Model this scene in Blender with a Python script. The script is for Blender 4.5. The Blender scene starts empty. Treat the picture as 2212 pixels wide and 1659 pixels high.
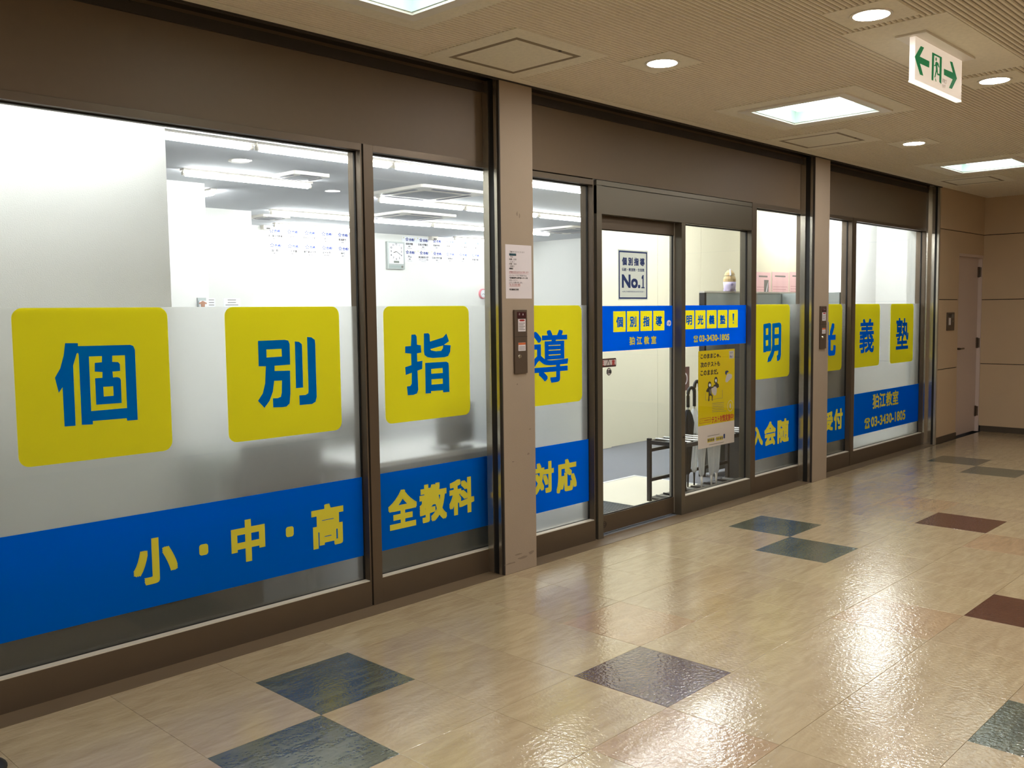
import bpy, bmesh, math, random
from mathutils import Matrix, Vector
random.seed(7)
SC = bpy.context.scene
COL = SC.collection

# ------------------------------------------------------------------ camera
IW, IH = 2212, 1659
FPX, YAW, PITCH, ROLL = 2023.22, 0.807868, 0.076026, -0.012539
CAM = Vector((-1.9108, -3.2639, 1.4588))
_cy, _sy, _cp, _sp, _cr, _sr = math.cos(YAW), math.sin(YAW), math.cos(PITCH), math.sin(PITCH), math.cos(ROLL), math.sin(ROLL)
_f0, _r0, _u0 = Vector((_sy, _cy, 0)), Vector((_cy, -_sy, 0)), Vector((0, 0, 1))
FWD = _f0 * _cp - _u0 * _sp
_u2 = _u0 * _cp + _f0 * _sp
RGT = _r0 * _cr + _u2 * _sr
UPV = _u2 * _cr - _r0 * _sr
cam = bpy.data.objects.new('camera', bpy.data.cameras.new('camera'))
cam.data.sensor_fit = 'HORIZONTAL'
cam.data.sensor_width = 36
cam.data.lens = FPX / IW * 36
cam.data.clip_start = 0.02
m = Matrix.Identity(4)
for i in range(3):
    m[i][0], m[i][1], m[i][2], m[i][3] = RGT[i], UPV[i], -FWD[i], CAM[i]
cam.matrix_world = m
COL.objects.link(cam)
SC.camera = cam

# ------------------------------------------------------------------ world, exposure
w = bpy.data.worlds.new('world')
SC.world = w
w.use_nodes = True
w.node_tree.nodes['Background'].inputs[0].default_value = (0.9, 0.8, 0.65, 1)
w.node_tree.nodes['Background'].inputs[1].default_value = 0.02
SC.view_settings.view_transform = 'Standard'
SC.view_settings.look = 'None'
SC.view_settings.gamma = 1
SC.view_settings.use_curve_mapping = False
SC.view_settings.exposure = 0.0
SC.cycles.use_adaptive_sampling = True
SC.cycles.adaptive_threshold = 0.06
SC.cycles.max_bounces = 8
SC.cycles.diffuse_bounces = 4
SC.cycles.glossy_bounces = 4
SC.cycles.transmission_bounces = 8
SC.cycles.transparent_max_bounces = 16
SC.cycles.sample_clamp_indirect = 8
SC.cycles.blur_glossy = 0.6
SC.cycles.use_denoising = True

TUBE = 68.0      # classroom tubes
DOWN = 225.0      # corridor downlights
SQUARE = 7.0     # corridor square lights
EXITS = 0.48     # exit sign panel


# ------------------------------------------------------------------ pixel helpers (2212 x 1659 frame)
def ray(u, v):
    return FWD + RGT * ((u - IW / 2) / FPX) - UPV * ((v - IH / 2) / FPX)


def hit(u, v, axis, val):
    d = ray(u, v)
    return CAM + d * ((val - CAM[axis]) / d[axis])


def project(p):
    d = Vector(p) - CAM
    z = d.dot(FWD)
    return (IW / 2 + FPX * d.dot(RGT) / z, IH / 2 - FPX * d.dot(UPV) / z, z)


def ZM(ox, oy, s):
    return lambda a, b: (ox + a / s, oy + b / s)


def rect_on(zm, L, T, R, B, y):
    """wall rectangle of a small crop rectangle"""
    mx, my = (L + R) / 2, (T + B) / 2
    return (hit(*zm(L, my), 1, y).x, hit(*zm(R, my), 1, y).x, hit(*zm(mx, B), 1, y).z, hit(*zm(mx, T), 1, y).z)


# ------------------------------------------------------------------ materials
def lin(c):
    return c / 12.92 if c <= 0.04045 else ((c + 0.055) / 1.055) ** 2.4


def C(r, g, b):
    return (lin(r / 255), lin(g / 255), lin(b / 255), 1)


def CC(r, g, b):
    return (lin(r / 255) * 0.78, lin(g / 255) * 0.755, lin(b / 255) * 0.70, 1)


MATS = {}


def new_mat(name):
    mt = bpy.data.materials.new(name)
    mt.use_nodes = True
    nt = mt.node_tree
    MATS[name] = mt
    return mt, nt, nt.nodes, nt.links, nt.nodes['Principled BSDF']


def mat(name, col, rough=0.5, metal=0.0, spec=0.5, noise=0.0, nscale=8.0, bump=0.0, bscale=200.0, stretch=(1, 1, 1)):
    if name in MATS:
        return MATS[name]
    mt, nt, N, L, P = new_mat(name)
    P.inputs['Roughness'].default_value = rough
    P.inputs['Metallic'].default_value = metal
    P.inputs['Specular IOR Level'].default_value = spec
    P.inputs['Base Color'].default_value = col
    if noise or bump:
        tc = N.new('ShaderNodeTexCoord')
        mp = N.new('ShaderNodeMapping')
        mp.inputs['Scale'].default_value = stretch
        L.new(tc.outputs['Object'], mp.inputs[0])
    if noise:
        nz = N.new('ShaderNodeTexNoise')
        nz.inputs['Scale'].default_value = nscale
        nz.inputs['Detail'].default_value = 5
        L.new(mp.outputs[0], nz.inputs['Vector'])
        mx = N.new('ShaderNodeMix')
        mx.data_type = 'RGBA'
        mx.inputs[6].default_value = tuple(c * (1 - noise) for c in col[:3]) + (1,)
        mx.inputs[7].default_value = tuple(min(1, c * (1 + noise)) for c in col[:3]) + (1,)
        L.new(nz.outputs['Fac'], mx.inputs[0])
        L.new(mx.outputs[2], P.inputs['Base Color'])
    if bump:
        nb = N.new('ShaderNodeTexNoise')
        nb.inputs['Scale'].default_value = bscale
        L.new(mp.outputs[0], nb.inputs['Vector'])
        bp = N.new('ShaderNodeBump')
        bp.inputs['Strength'].default_value = bump
        bp.inputs['Distance'].default_value = 0.002
        L.new(nb.outputs['Fac'], bp.inputs['Height'])
        L.new(bp.outputs[0], P.inputs['Normal'])
    return mt


def emit(name, col, s):
    mt, nt, N, L, P = new_mat(name)
    P.inputs['Base Color'].default_value = (0.8, 0.8, 0.8, 1)
    P.inputs['Emission Color'].default_value = col
    P.inputs['Emission Strength'].default_value = s
    return mt


def glass_mat():
    mt, nt, N, L, P = new_mat('clear_glass')
    N.remove(P)
    out = N['Material Output']
    tr = N.new('ShaderNodeBsdfTransparent')
    tr.inputs[0].default_value = (0.96, 0.975, 0.965, 1)
    gl = N.new('ShaderNodeBsdfGlossy')
    gl.inputs['Roughness'].default_value = 0.0
    lw = N.new('ShaderNodeLayerWeight')
    pw = N.new('ShaderNodeMath'); pw.operation = 'POWER'; pw.inputs[1].default_value = 5
    ma = N.new('ShaderNodeMath'); ma.operation = 'MULTIPLY_ADD'; ma.inputs[1].default_value = 0.9; ma.inputs[2].default_value = 0.035
    L.new(lw.outputs['Facing'], pw.inputs[0])
    L.new(pw.outputs[0], ma.inputs[0])
    mx = N.new('ShaderNodeMixShader')
    L.new(ma.outputs[0], mx.inputs[0])
    L.new(tr.outputs[0], mx.inputs[1])
    L.new(gl.outputs[0], mx.inputs[2])
    L.new(mx.outputs[0], out.inputs[0])
    return mt


def film_mat(name, col, clear, rough, ior=1.35, diff=None, through=0.45):
    """a thin sheet that scatters light through: rough glass mixed with a diffuse / translucent sheet"""
    mt, nt, N, L, P = new_mat(name)
    N.remove(P)
    out = N['Material Output']
    g = N.new('ShaderNodeBsdfGlass')
    g.inputs['Color'].default_value = col
    g.inputs['Roughness'].default_value = rough
    g.inputs['IOR'].default_value = ior
    d = N.new('ShaderNodeBsdfDiffuse')
    d.inputs[0].default_value = diff or col
    t = N.new('ShaderNodeBsdfTranslucent')
    t.inputs[0].default_value = diff or col
    m1 = N.new('ShaderNodeMixShader'); m1.inputs[0].default_value = through
    L.new(d.outputs[0], m1.inputs[1]); L.new(t.outputs[0], m1.inputs[2])
    m2 = N.new('ShaderNodeMixShader'); m2.inputs[0].default_value = clear
    L.new(m1.outputs[0], m2.inputs[1]); L.new(g.outputs[0], m2.inputs[2])
    L.new(m2.outputs[0], out.inputs[0])
    return mt


def tile_mat(name, col, col2, var):
    """marbled vinyl tile: long streaks, a fine pebbled relief, gloss"""
    mt, nt, N, L, P = new_mat(name)
    geo = N.new('ShaderNodeNewGeometry')
    oi = N.new('ShaderNodeObjectInfo')
    mp = N.new('ShaderNodeMapping'); mp.inputs['Scale'].default_value = (1.4, 6.0, 1)
    cmb = N.new('ShaderNodeCombineXYZ')
    mu = N.new('ShaderNodeMath'); mu.operation = 'MULTIPLY'; mu.inputs[1].default_value = 40
    L.new(oi.outputs['Random'], mu.inputs[0]); L.new(mu.outputs[0], cmb.inputs[0]); L.new(mu.outputs[0], cmb.inputs[2])
    ad = N.new('ShaderNodeVectorMath'); ad.operation = 'ADD'
    L.new(geo.outputs['Position'], ad.inputs[0]); L.new(cmb.outputs[0], ad.inputs[1])
    L.new(ad.outputs[0], mp.inputs[0])
    nz = N.new('ShaderNodeTexNoise'); nz.inputs['Scale'].default_value = 4.0; nz.inputs['Detail'].default_value = 6; nz.inputs['Distortion'].default_value = 0.8
    L.new(mp.outputs[0], nz.inputs['Vector'])
    rp = N.new('ShaderNodeValToRGB')
    rp.color_ramp.elements[0].position = 0.3; rp.color_ramp.elements[0].color = col
    rp.color_ramp.elements[1].position = 0.72; rp.color_ramp.elements[1].color = col2
    L.new(nz.outputs['Fac'], rp.inputs[0])
    hs = N.new('ShaderNodeHueSaturation')
    mr = N.new('ShaderNodeMapRange'); mr.inputs[3].default_value = 1 - var; mr.inputs[4].default_value = 1 + var
    L.new(oi.outputs['Random'], mr.inputs[0]); L.new(mr.outputs[0], hs.inputs['Value'])
    mh = N.new('ShaderNodeMapRange'); mh.inputs[3].default_value = 0.5 - var * 0.1; mh.inputs[4].default_value = 0.5 + var * 0.05
    L.new(oi.outputs['Random'], mh.inputs[0]); L.new(mh.outputs[0], hs.inputs['Hue'])
    L.new(rp.outputs[0], hs.inputs['Color']); L.new(hs.outputs[0], P.inputs['Base Color'])
    P.inputs['Roughness'].default_value = 0.17
    P.inputs['Specular IOR Level'].default_value = 0.9
    P.inputs['Coat Weight'].default_value = 0.4
    P.inputs['Coat Roughness'].default_value = 0.1
    P.inputs['Coat IOR'].default_value = 1.5
    b1 = N.new('ShaderNodeTexNoise'); b1.inputs['Scale'].default_value = 60; b1.inputs['Detail'].default_value = 2
    L.new(geo.outputs['Position'], b1.inputs['Vector'])
    bp = N.new('ShaderNodeBump'); bp.inputs['Strength'].default_value = 0.35; bp.inputs['Distance'].default_value = 0.004
    L.new(b1.outputs['Fac'], bp.inputs['Height'])
    L.new(bp.outputs[0], P.inputs['Normal'])
    L.new(bp.outputs[0], P.inputs['Coat Normal'])
    return mt


M_BEIGE = tile_mat('tile_beige', CC(190, 170, 138), CC(212, 194, 162), 0.05)
M_ORANGE = tile_mat('tile_orange', CC(184, 156, 124), CC(210, 182, 148), 0.03)
M_TEAL = tile_mat('tile_teal', CC(80, 88, 80), CC(116, 122, 108), 0.03)
M_MAROON = tile_mat('tile_maroon', CC(92, 58, 48), CC(112, 74, 60), 0.03)
M_PURPLE = tile_mat('tile_purple', CC(92, 70, 72), CC(112, 88, 88), 0.03)
M_JOINT = mat('tile_joint', C(70, 58, 42), 0.9)
M_FASCIA = mat('fascia_panel', CC(118, 101, 82), 0.55, noise=0.04, nscale=30)
M_ALU = mat('bronze_aluminium', CC(112, 99, 86), 0.38, metal=0.55, noise=0.04, nscale=20)
M_ALUD = mat('aluminium_door', CC(120, 114, 103), 0.35, metal=0.6)
M_ALUL = mat('aluminium_light', C(186, 178, 164), 0.3, metal=0.6)
M_LITBEAD = mat('sill_bead', C(214, 206, 190), 0.35)  # pale bead colour stands in for light caught along the sill
M_CHROME = mat('guide_steel', C(190, 182, 168), 0.22, metal=0.9)
M_BLACK = mat('black_rubber', C(16, 13, 12), 0.6)
M_SLOT = mat('shutter_slot_dark', C(46, 38, 31), 0.7)
M_PILLAR = mat('pillar_plaster', CC(170, 154, 138), 0.8, noise=0.05, nscale=6, bump=0.35, bscale=260)
M_SCUFF = mat('scuff', CC(146, 131, 117), 0.85)
M_WALLP = mat('corridor_wall_panel', C(200, 176, 146), 0.75, noise=0.03, nscale=5, bump=0.3, bscale=260)
M_GROOVE = mat('panel_joint', C(18, 14, 12), 0.8)
M_BASE = mat('baseboard_vinyl', CC(84, 74, 62), 0.6)
M_DOOR2 = mat('steel_door_paint', C(206, 188, 180), 0.5)
M_HINGE = mat('hinge_metal', CC(110, 96, 86), 0.4, metal=0.7)
M_CEIL = mat('ceiling_board', C(230, 222, 204), 0.9, noise=0.12, nscale=45, bump=0.5, bscale=130)
M_CEILG = mat('ceiling_groove', C(150, 138, 118), 0.95)
M_HATCHJ = mat('hatch_joint', C(140, 124, 102), 0.7)
M_WHITEM = mat('white_metal', C(232, 226, 216), 0.4)
M_WALLW = mat('classroom_wall', C(236, 236, 232), 0.85, bump=0.5, bscale=160)
M_WALLC = mat('cream_wall', C(240, 232, 206), 0.8)
M_CEILIN = mat('classroom_ceiling', C(210, 212, 216), 0.9)
M_CARPET = mat('carpet', C(112, 114, 120), 0.95, noise=0.25, nscale=160, bump=0.4, bscale=400)
M_GREY = mat('grey_laminate', C(176, 184, 182), 0.5)
M_GREYD = mat('grey_cloth', C(112, 118, 116), 0.85, noise=0.1, nscale=120)
M_DESK = mat('desk_white', C(240, 240, 240), 0.35)
M_DARK = mat('dark_plastic', C(40, 40, 40), 0.5)
M_STEELK = mat('black_steel', C(52, 50, 52), 0.4, metal=0.3)
M_STEELW = mat('bar_steel', C(216, 216, 214), 0.3, metal=0.5)
M_CLEARV = film_mat('clear_vinyl', (0.95, 0.95, 0.95, 1), 0.45, 0.35, 1.2)
M_KUMB = mat('black_canopy', C(36, 38, 44), 0.8)
M_PAPER = mat('paper', C(206, 198, 200), 0.8)
M_CERT = mat('certificate_paper', C(244, 246, 252), 0.8)
M_INK = mat('ink', C(42, 40, 40), 0.7)
M_INKB = mat('ink_blue', C(40, 62, 140), 0.7)
M_INKR = mat('ink_red', C(160, 40, 34), 0.7)
M_INKG = mat('ink_grey', C(120, 116, 110), 0.8)
M_NAVY = mat('navy_print', C(26, 52, 112), 0.6)
M_GREEN = emit('exit_green', (0.0, 0.22, 0.075, 1), 0.45)
M_GREEN.node_tree.nodes['Principled BSDF'].inputs['Base Color'].default_value = C(0, 104, 58)
M_TUBE = emit('tube_light', (0.96, 0.985, 1.0, 1), TUBE)
M_DOWN = emit('downlight_diffuser', (1, 0.965, 0.92, 1), DOWN)
M_SQ = emit('square_light_diffuser', (0.86, 0.97, 0.94, 1), SQUARE)
M_EXIT = emit('exit_panel', (1.0, 0.82, 0.66, 1), EXITS)
M_GLASS = glass_mat()
M_FILM = film_mat('frosted_film', (0.985, 0.99, 0.98, 1), 0.86, 0.26, 1.4, (0.88, 0.88, 0.86, 1), 0.85)
M_YEL = film_mat('yellow_vinyl', C(252, 244, 70), 0.4, 0.3, 1.35, C(252, 246, 72), 0.5)
M_BLUE = film_mat('blue_vinyl', C(0, 132, 240), 0.22, 0.3, 1.35, C(0, 130, 238))
M_BLUEL = film_mat('blue_letter_vinyl', C(0, 130, 250), 0.1, 0.3, 1.35, C(0, 126, 250))
M_YELL = film_mat('yellow_letter_vinyl', C(250, 244, 90), 0.05, 0.3, 1.35, C(250, 242, 90))

# ------------------------------------------------------------------ object helpers
WL = {}


def link(o, parent=None):
    COL.objects.link(o)
    if parent is not None:
        o.parent = parent
        WL[o.name] = WL.get(parent.name, Vector()) + Vector(o.location)
    else:
        WL[o.name] = Vector(o.location)
    return o


def tag(o, label=None, cat=None, group=None, kind=None):
    if label: o['label'] = label
    if cat: o['category'] = cat
    if group: o['group'] = group
    if kind: o['kind'] = kind
    return o


def thing(name, label, cat, loc, group=None):
    o = bpy.data.objects.new(name, None)
    o.empty_display_size = 0.05
    o.location = loc
    link(o)
    return tag(o, label, cat, group)


def struct(name, loc=(0, 0, 0)):
    o = bpy.data.objects.new(name, None)
    o.empty_display_size = 0.05
    o.location = loc
    link(o)
    o['kind'] = 'structure'
    return o


class B:
    """collects geometry in world coordinates; build() makes ONE mesh object"""
    def __init__(self):
        self.bm = bmesh.new()

    def box(self, x0, x1, y0, y1, z0, z1):
        vs = [self.bm.verts.new(p) for p in ((x0, y0, z0), (x1, y0, z0), (x1, y1, z0), (x0, y1, z0), (x0, y0, z1), (x1, y0, z1), (x1, y1, z1), (x0, y1, z1))]
        for f in ((3, 2, 1, 0), (4, 5, 6, 7), (0, 1, 5, 4), (1, 2, 6, 5), (2, 3, 7, 6), (3, 0, 4, 7)):
            self.bm.faces.new([vs[i] for i in f])
        return self

    def prism(self, pts, axis, a, b):
        """closed outline (2-D) extruded along an axis from a to b"""
        def p3(p, t):
            return {0: (t, p[0], p[1]), 1: (p[0], t, p[1]), 2: (p[0], p[1], t)}[axis]
        va = [self.bm.verts.new(p3(p, a)) for p in pts]
        vb = [self.bm.verts.new(p3(p, b)) for p in pts]
        n = len(pts)
        self.bm.faces.new(va)
        self.bm.faces.new(vb[::-1])
        for i in range(n):
            self.bm.faces.new([va[i], vb[i], vb[(i + 1) % n], va[(i + 1) % n]])
        return self

    def tube(self, path, radii, n=12, cap=True):
        path = [Vector(p) for p in path]
        if not hasattr(radii, '__len__'): radii = [radii] * len(path)
        rings = []
        up = Vector((0, 0, 1))
        for i, p in enumerate(path):
            d = (path[min(i + 1, len(path) - 1)] - path[max(i - 1, 0)]).normalized()
            a = d.cross(up)
            if a.length < 1e-3: a = d.cross(Vector((0, 1, 0)))
            a.normalize()
            b = a.cross(d)
            rings.append([self.bm.verts.new(p + (a * math.cos(2 * math.pi * k / n) + b * math.sin(2 * math.pi * k / n)) * radii[i]) for k in range(n)])
        for r0, r1 in zip(rings, rings[1:]):
            for k in range(n):
                self.bm.faces.new([r0[k], r0[(k + 1) % n], r1[(k + 1) % n], r1[k]])
        if cap:
            self.bm.faces.new(rings[0][::-1])
            self.bm.faces.new(rings[-1])
        return self

    def lathe(self, cx, cy, prof, n=24, fold=None):
        rings = []
        for r, z in prof:
            ring = []
            for k in range(n):
                a = 2 * math.pi * k / n
                rr = r * (fold(k, z) if fold else 1)
                ring.append(self.bm.verts.new((cx + rr * math.cos(a), cy + rr * math.sin(a), z)))
            rings.append(ring)
        for r0, r1 in zip(rings, rings[1:]):
            for k in range(n):
                self.bm.faces.new([r0[k], r0[(k + 1) % n], r1[(k + 1) % n], r1[k]])
        self.bm.faces.new(rings[0][::-1])
        self.bm.faces.new(rings[-1])
        return self

    def build(self, name, material, parent=None, bevel=0.0, smooth=False):
        bmesh.ops.recalc_face_normals(self.bm, faces=self.bm.faces)
        if bevel:
            es = [e for e in self.bm.edges if len(e.link_faces) == 2 and e.calc_face_angle(0) > 0.6]
            bmesh.ops.bevel(self.bm, geom=es, offset=bevel, segments=2, affect='EDGES', profile=0.7)
        off = WL.get(parent.name, Vector()) if parent is not None else Vector()
        if off.length: bmesh.ops.translate(self.bm, verts=self.bm.verts, vec=-off)
        me = bpy.data.meshes.new(name)
        self.bm.to_mesh(me)
        self.bm.free()
        if smooth:
            for p in me.polygons: p.use_smooth = True
        if material is not None: me.materials.append(material)
        return link(bpy.data.objects.new(name, me), parent)


def box(name, x0, x1, y0, y1, z0, z1, material, parent=None, bevel=0.0):
    return B().box(x0, x1, y0, y1, z0, z1).build(name, material, parent, bevel)


def rounded(x0, x1, z0, z1, r, seg=6):
    pts = []
    for cx, cz, a0 in ((x1 - r, z1 - r, 0), (x0 + r, z1 - r, 90), (x0 + r, z0 + r, 180), (x1 - r, z0 + r, 270)):
        for k in range(seg + 1):
            a = math.radians(a0 + 90 * k / seg)
            pts.append((cx + r * math.cos(a), cz + r * math.sin(a)))
    return pts


def ellipse(cx, cz, rx, rz, n=28):
    return [(cx + rx * math.cos(2 * math.pi * k / n), cz + rz * math.sin(2 * math.pi * k / n)) for k in range(n)]


_GL = {}


def glyph(s, res=4):
    """outline of a string as flat triangles in a unit box"""
    if (s, res) in _GL: return _GL[(s, res)]
    c = bpy.data.curves.new('t', 'FONT')
    c.body = s
    c.resolution_u = res
    o = bpy.data.objects.new('t', c)
    COL.objects.link(o)
    dg = bpy.context.evaluated_depsgraph_get()
    me = bpy.data.meshes.new_from_object(o.evaluated_get(dg))
    COL.objects.unlink(o)
    bpy.data.objects.remove(o)
    vs = [v.co.copy() for v in me.vertices]
    fs = [tuple(p.vertices) for p in me.polygons]
    bpy.data.meshes.remove(me)
    xs, ys = [v.x for v in vs], [v.y for v in vs]
    x0, x1, y0, y1 = min(xs), max(xs), min(ys), max(ys)
    asp = (x1 - x0) / max(1e-6, y1 - y0)
    r = ([((v.x - x0) / (x1 - x0), (v.y - y0) / max(1e-6, y1 - y0)) for v in vs], fs, asp)
    _GL[(s, res)] = r
    return r


def lettering(name, items, material, parent, axis=1, level=0.0, flip=False):
    """items: (string, a0, a1, z0, z1, weight) placed on a wall plane as flat vinyl / print"""
    bm = bmesh.new()
    for it in items:
        s, a0, a1, z0, z1 = it[:5]
        wgt = it[5] if len(it) > 5 else 0
        vs, fs, asp = glyph(s, it[6] if len(it) > 6 else 4)
        sh = [(0, 0)]
        if wgt: sh += [(wgt * a, wgt * b) for a in (-1, 0, 1) for b in (-1, 0, 1) if a or b]
        a0, a1, z0, z1 = a0 + wgt, a1 - wgt, z0 + wgt, z1 - wgt
        for q, (dx, dz) in enumerate(sh):
            lv = level + (q * 2e-6)
            vv = [bm.verts.new((a0 + x * (a1 - a0) + dx, lv, z0 + z * (z1 - z0) + dz) if axis == 1 else (lv, a0 + x * (a1 - a0) + dx, z0 + z * (z1 - z0) + dz)) for x, z in vs]
            for f in fs:
                try: bm.faces.new([vv[i] for i in f])
                except ValueError: pass
    off = WL.get(parent.name, Vector())
    bmesh.ops.translate(bm, verts=bm.verts, vec=-off)
    me = bpy.data.meshes.new(name)
    bm.to_mesh(me)
    bm.free()
    me.materials.append(material)
    o = link(bpy.data.objects.new(name, me), parent)
    if len(items) > 1: o['kind'] = 'stuff'
    return o


def outline(name, polys, material, parent, level):
    """flat vinyl shape with holes from closed outlines [(x, z), ...] on a y plane"""
    c = bpy.data.curves.new('o', 'CURVE')
    c.dimensions = '2D'
    c.fill_mode = 'BOTH'
    for pl in polys:
        s = c.splines.new('POLY')
        s.points.add(len(pl) - 1)
        for p, q in zip(s.points, pl): p.co = (q[0], q[1], 0, 1)
        s.use_cyclic_u = True
    o = bpy.data.objects.new('o', c)
    COL.objects.link(o)
    dg = bpy.context.evaluated_depsgraph_get()
    me = bpy.data.meshes.new_from_object(o.evaluated_get(dg))
    COL.objects.unlink(o)
    bpy.data.objects.remove(o)
    off = WL.get(parent.name, Vector())
    for v in me.vertices: v.co = Vector((v.co.x, level, v.co.y)) - off
    me.name = name
    me.materials.clear()
    me.materials.append(material)
    return link(bpy.data.objects.new(name, me), parent)


# ------------------------------------------------------------------ main dimensions (metres)
T = 0.45                 # floor tile
YP, YF, YG = 0.31, 0.43, 0.47   # pillar face, frame face, glass face
ZC, ZI = 2.71, 2.74      # corridor ceiling, classroom ceiling
XL, XE = -6.2, 9.8       # corridor ends
YO = -5.0                # opposite corridor wall
YB = 8.59                # classroom back wall

# ------------------------------------------------------------------ corridor floor of single tiles
floor = box('floor', XL, XE, YO, YP, -0.12, -0.004, M_JOINT)
floor['kind'] = 'structure'


def tile_mesh(d):
    b = bmesh.new()
    g = 0.0006
    h = 0.004
    e = 0.0008
    pts = [(-T / 2 + g, -d / 2 + g), (T / 2 - g, -d / 2 + g), (T / 2 - g, d / 2 - g), (-T / 2 + g, d / 2 - g)]
    lo = [b.verts.new((x, y, -h)) for x, y in pts]
    hi = [b.verts.new((x, y, -e * 0.5)) for x, y in pts]
    tp = [b.verts.new((x - math.copysign(e, x), y - math.copysign(e, y), 0)) for x, y in pts]
    for i in range(4):
        j = (i + 1) % 4
        b.faces.new([lo[i], lo[j], hi[j], hi[i]])
        b.faces.new([hi[i], hi[j], tp[j], tp[i]])
    b.faces.new(tp)
    me = bpy.data.meshes.new('tile')
    b.to_mesh(me)
    b.free()
    return me


def tile_kind(i, j):
    k = i % 8
    if (k, j) in ((0, 0), (7, 1), (3, 5), (2, 6)): return M_TEAL
    if (k, j) == (2, 2): return M_PURPLE if i == 2 else M_MAROON
    if (k, j) == (6, 4): return M_MAROON
    if (k, j) in ((1, 3), (3, 1), (5, 3), (7, 5)): return M_ORANGE
    return M_BEIGE


ME_T = {}
rest = {}
for i in range(int(XL / T) - 1, int(XE / T) + 1):
    for j in range(-1, 11):
        d = YP if j == -1 else T
        cx, cy = (i + 0.5) * T, (YP / 2 if j == -1 else -(j + 0.5) * T)
        if cx - T / 2 < XL or cx + T / 2 > XE + 0.12 or cy - T / 2 < YO: continue
        vis = False
        for qx in (-0.5, 0, 0.5):
            for qy in (-0.5, 0, 0.5):
                u, v, z = project((cx + qx * T, cy + qy * d, 0))
                if z > 0.1 and -60 < u < IW + 60 and -60 < v < IH + 60: vis = True
        mt = tile_kind(i, j)
        if vis:
            key = (d, mt.name)
            if key not in ME_T:
                ME_T[key] = tile_mesh(d)
                ME_T[key].materials.append(mt)
            o = bpy.data.objects.new('tile', ME_T[key])
            o.location = (cx, cy, 0)
            link(o, floor)
        else:
            rest.setdefault(mt.name, []).append((cx, cy, d))
bm_all = B()
for k, l in rest.items():
    for cx, cy, d in l:
        bm_all.box(cx - T / 2 + .0006, cx + T / 2 - .0006, cy - d / 2 + .0006, cy + d / 2 - .0006, -0.004, 0)
tag(bm_all.build('tile_field', M_BEIGE, floor), kind='stuff')

# stone strip under the shutter line
o = box('trim_1', XL, 8.36, YP, YF + 0.03, -0.1, 0.0015, mat('threshold_stone', CC(122, 104, 82), 0.5, noise=0.08, nscale=12))
o['kind'] = 'structure'

# ------------------------------------------------------------------ corridor ceiling with fine ribs
SQX, SQY, SQH = (-2.9, 0.42, 3.785, 7.09), -0.5, 0.29     # square light recesses are open


def spans(y0, y1):
    if y1 <= SQY - SQH or y0 >= SQY + SQH: return [(XL, XE)]
    e = [XL] + [v for x in SQX for v in (x - SQH, x + SQH)] + [XE]
    return list(zip(e[0::2], e[1::2]))


cb = B()
for ya, yb in ((YO, SQY - SQH), (SQY - SQH, SQY + SQH), (SQY + SQH, YP)):
    for xa, xb in spans(ya + .01, yb - .01): cb.box(xa, xb, ya, yb, ZC + 0.006, ZC + 0.1)
ceil = cb.build('ceiling', M_CEILG)
ceil['kind'] = 'structure'
rb = B()
pitch = 0.025
y = YP - 0.075
rb.box(XL, XE, YP - 0.07, YP, ZC, ZC + 0.006)
while y > YO:
    rb.bm.verts.ensure_lookup_table()
    y0, y1, a = y - 0.0145, y, 0.0025
    for xa, xb in spans(y0, y1):
        v = [rb.bm.verts.new(p) for p in ((xa, y0, ZC + .006), (xa, y0 + a, ZC), (xa, y1 - a, ZC), (xa, y1, ZC + .006), (xb, y0, ZC + .006), (xb, y0 + a, ZC), (xb, y1 - a, ZC), (xb, y1, ZC + .006))]
        for f in ((0, 1, 5, 4), (1, 2, 6, 5), (2, 3, 7, 6)): rb.bm.faces.new([v[q] for q in f])
    y -= pitch
tag(rb.build('ceiling_rib', M_CEIL, ceil), kind='stuff')


def plate(x0, x1, y0, y1, hole=None):
    """smooth board set into the ribs round a fitting; hole = (x0, x1, y0, y1)"""
    b = B()
    z0, z1 = ZC - 0.0015, ZC + 0.006
    if hole:
        a0, a1, b0, b1 = hole
        b.box(x0, x1, y0, b0, z0, z1).box(x0, x1, b1, y1, z0, z1).box(x0, a0, b0, b1, z0, z1).box(a1, x1, b0, b1, z0, z1)
    else:
        b.box(x0, x1, y0, y1, z0, z1)
    return b.build('smooth_board', M_CEIL, ceil)


# dark shutter slot above the storefront
sl = struct('trim_2')
box('slot_back', XL, 8.36, YF + 0.005, YF + 0.03, 2.6, 3.0, M_SLOT, sl)
box('slot_top', XL, 8.36, YP, YF + 0.03, 2.98, 3.0, M_SLOT, sl)
box('slot_lip', XL, 8.36, YP - 0.004, YP + 0.012, ZC - 0.008, ZC + 0.28, M_SLOT, sl)
box('shutter_bottom_bar', XL, 8.34, YP + 0.035, YF - 0.02, ZC + 0.02, ZC + 0.06, M_CHROME, sl)

# ------------------------------------------------------------------ storefront
fascia = struct('wall_front')
for x0, x1 in ((-1.69, 1.88), (1.88, 5.60), (5.60, 8.33)):
    box('fascia_panel', x0, x1, YF + 0.004, YF + 0.09, 2.283, 2.72, M_FASCIA, fascia)
    box('fascia_cap', x0, x1, YF - 0.012, YF + 0.03, 2.655, 2.70, M_SLOT, fascia)
box('wall_over_shop', XL, XE + 0.2, 0.53, 0.62, 2.28, 3.0, M_WALLW, fascia)
box('wall_left_of_shop', XL, -1.95, YP + 0.01, 0.62, 0, 3.0, M_PILLAR, fascia)


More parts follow.
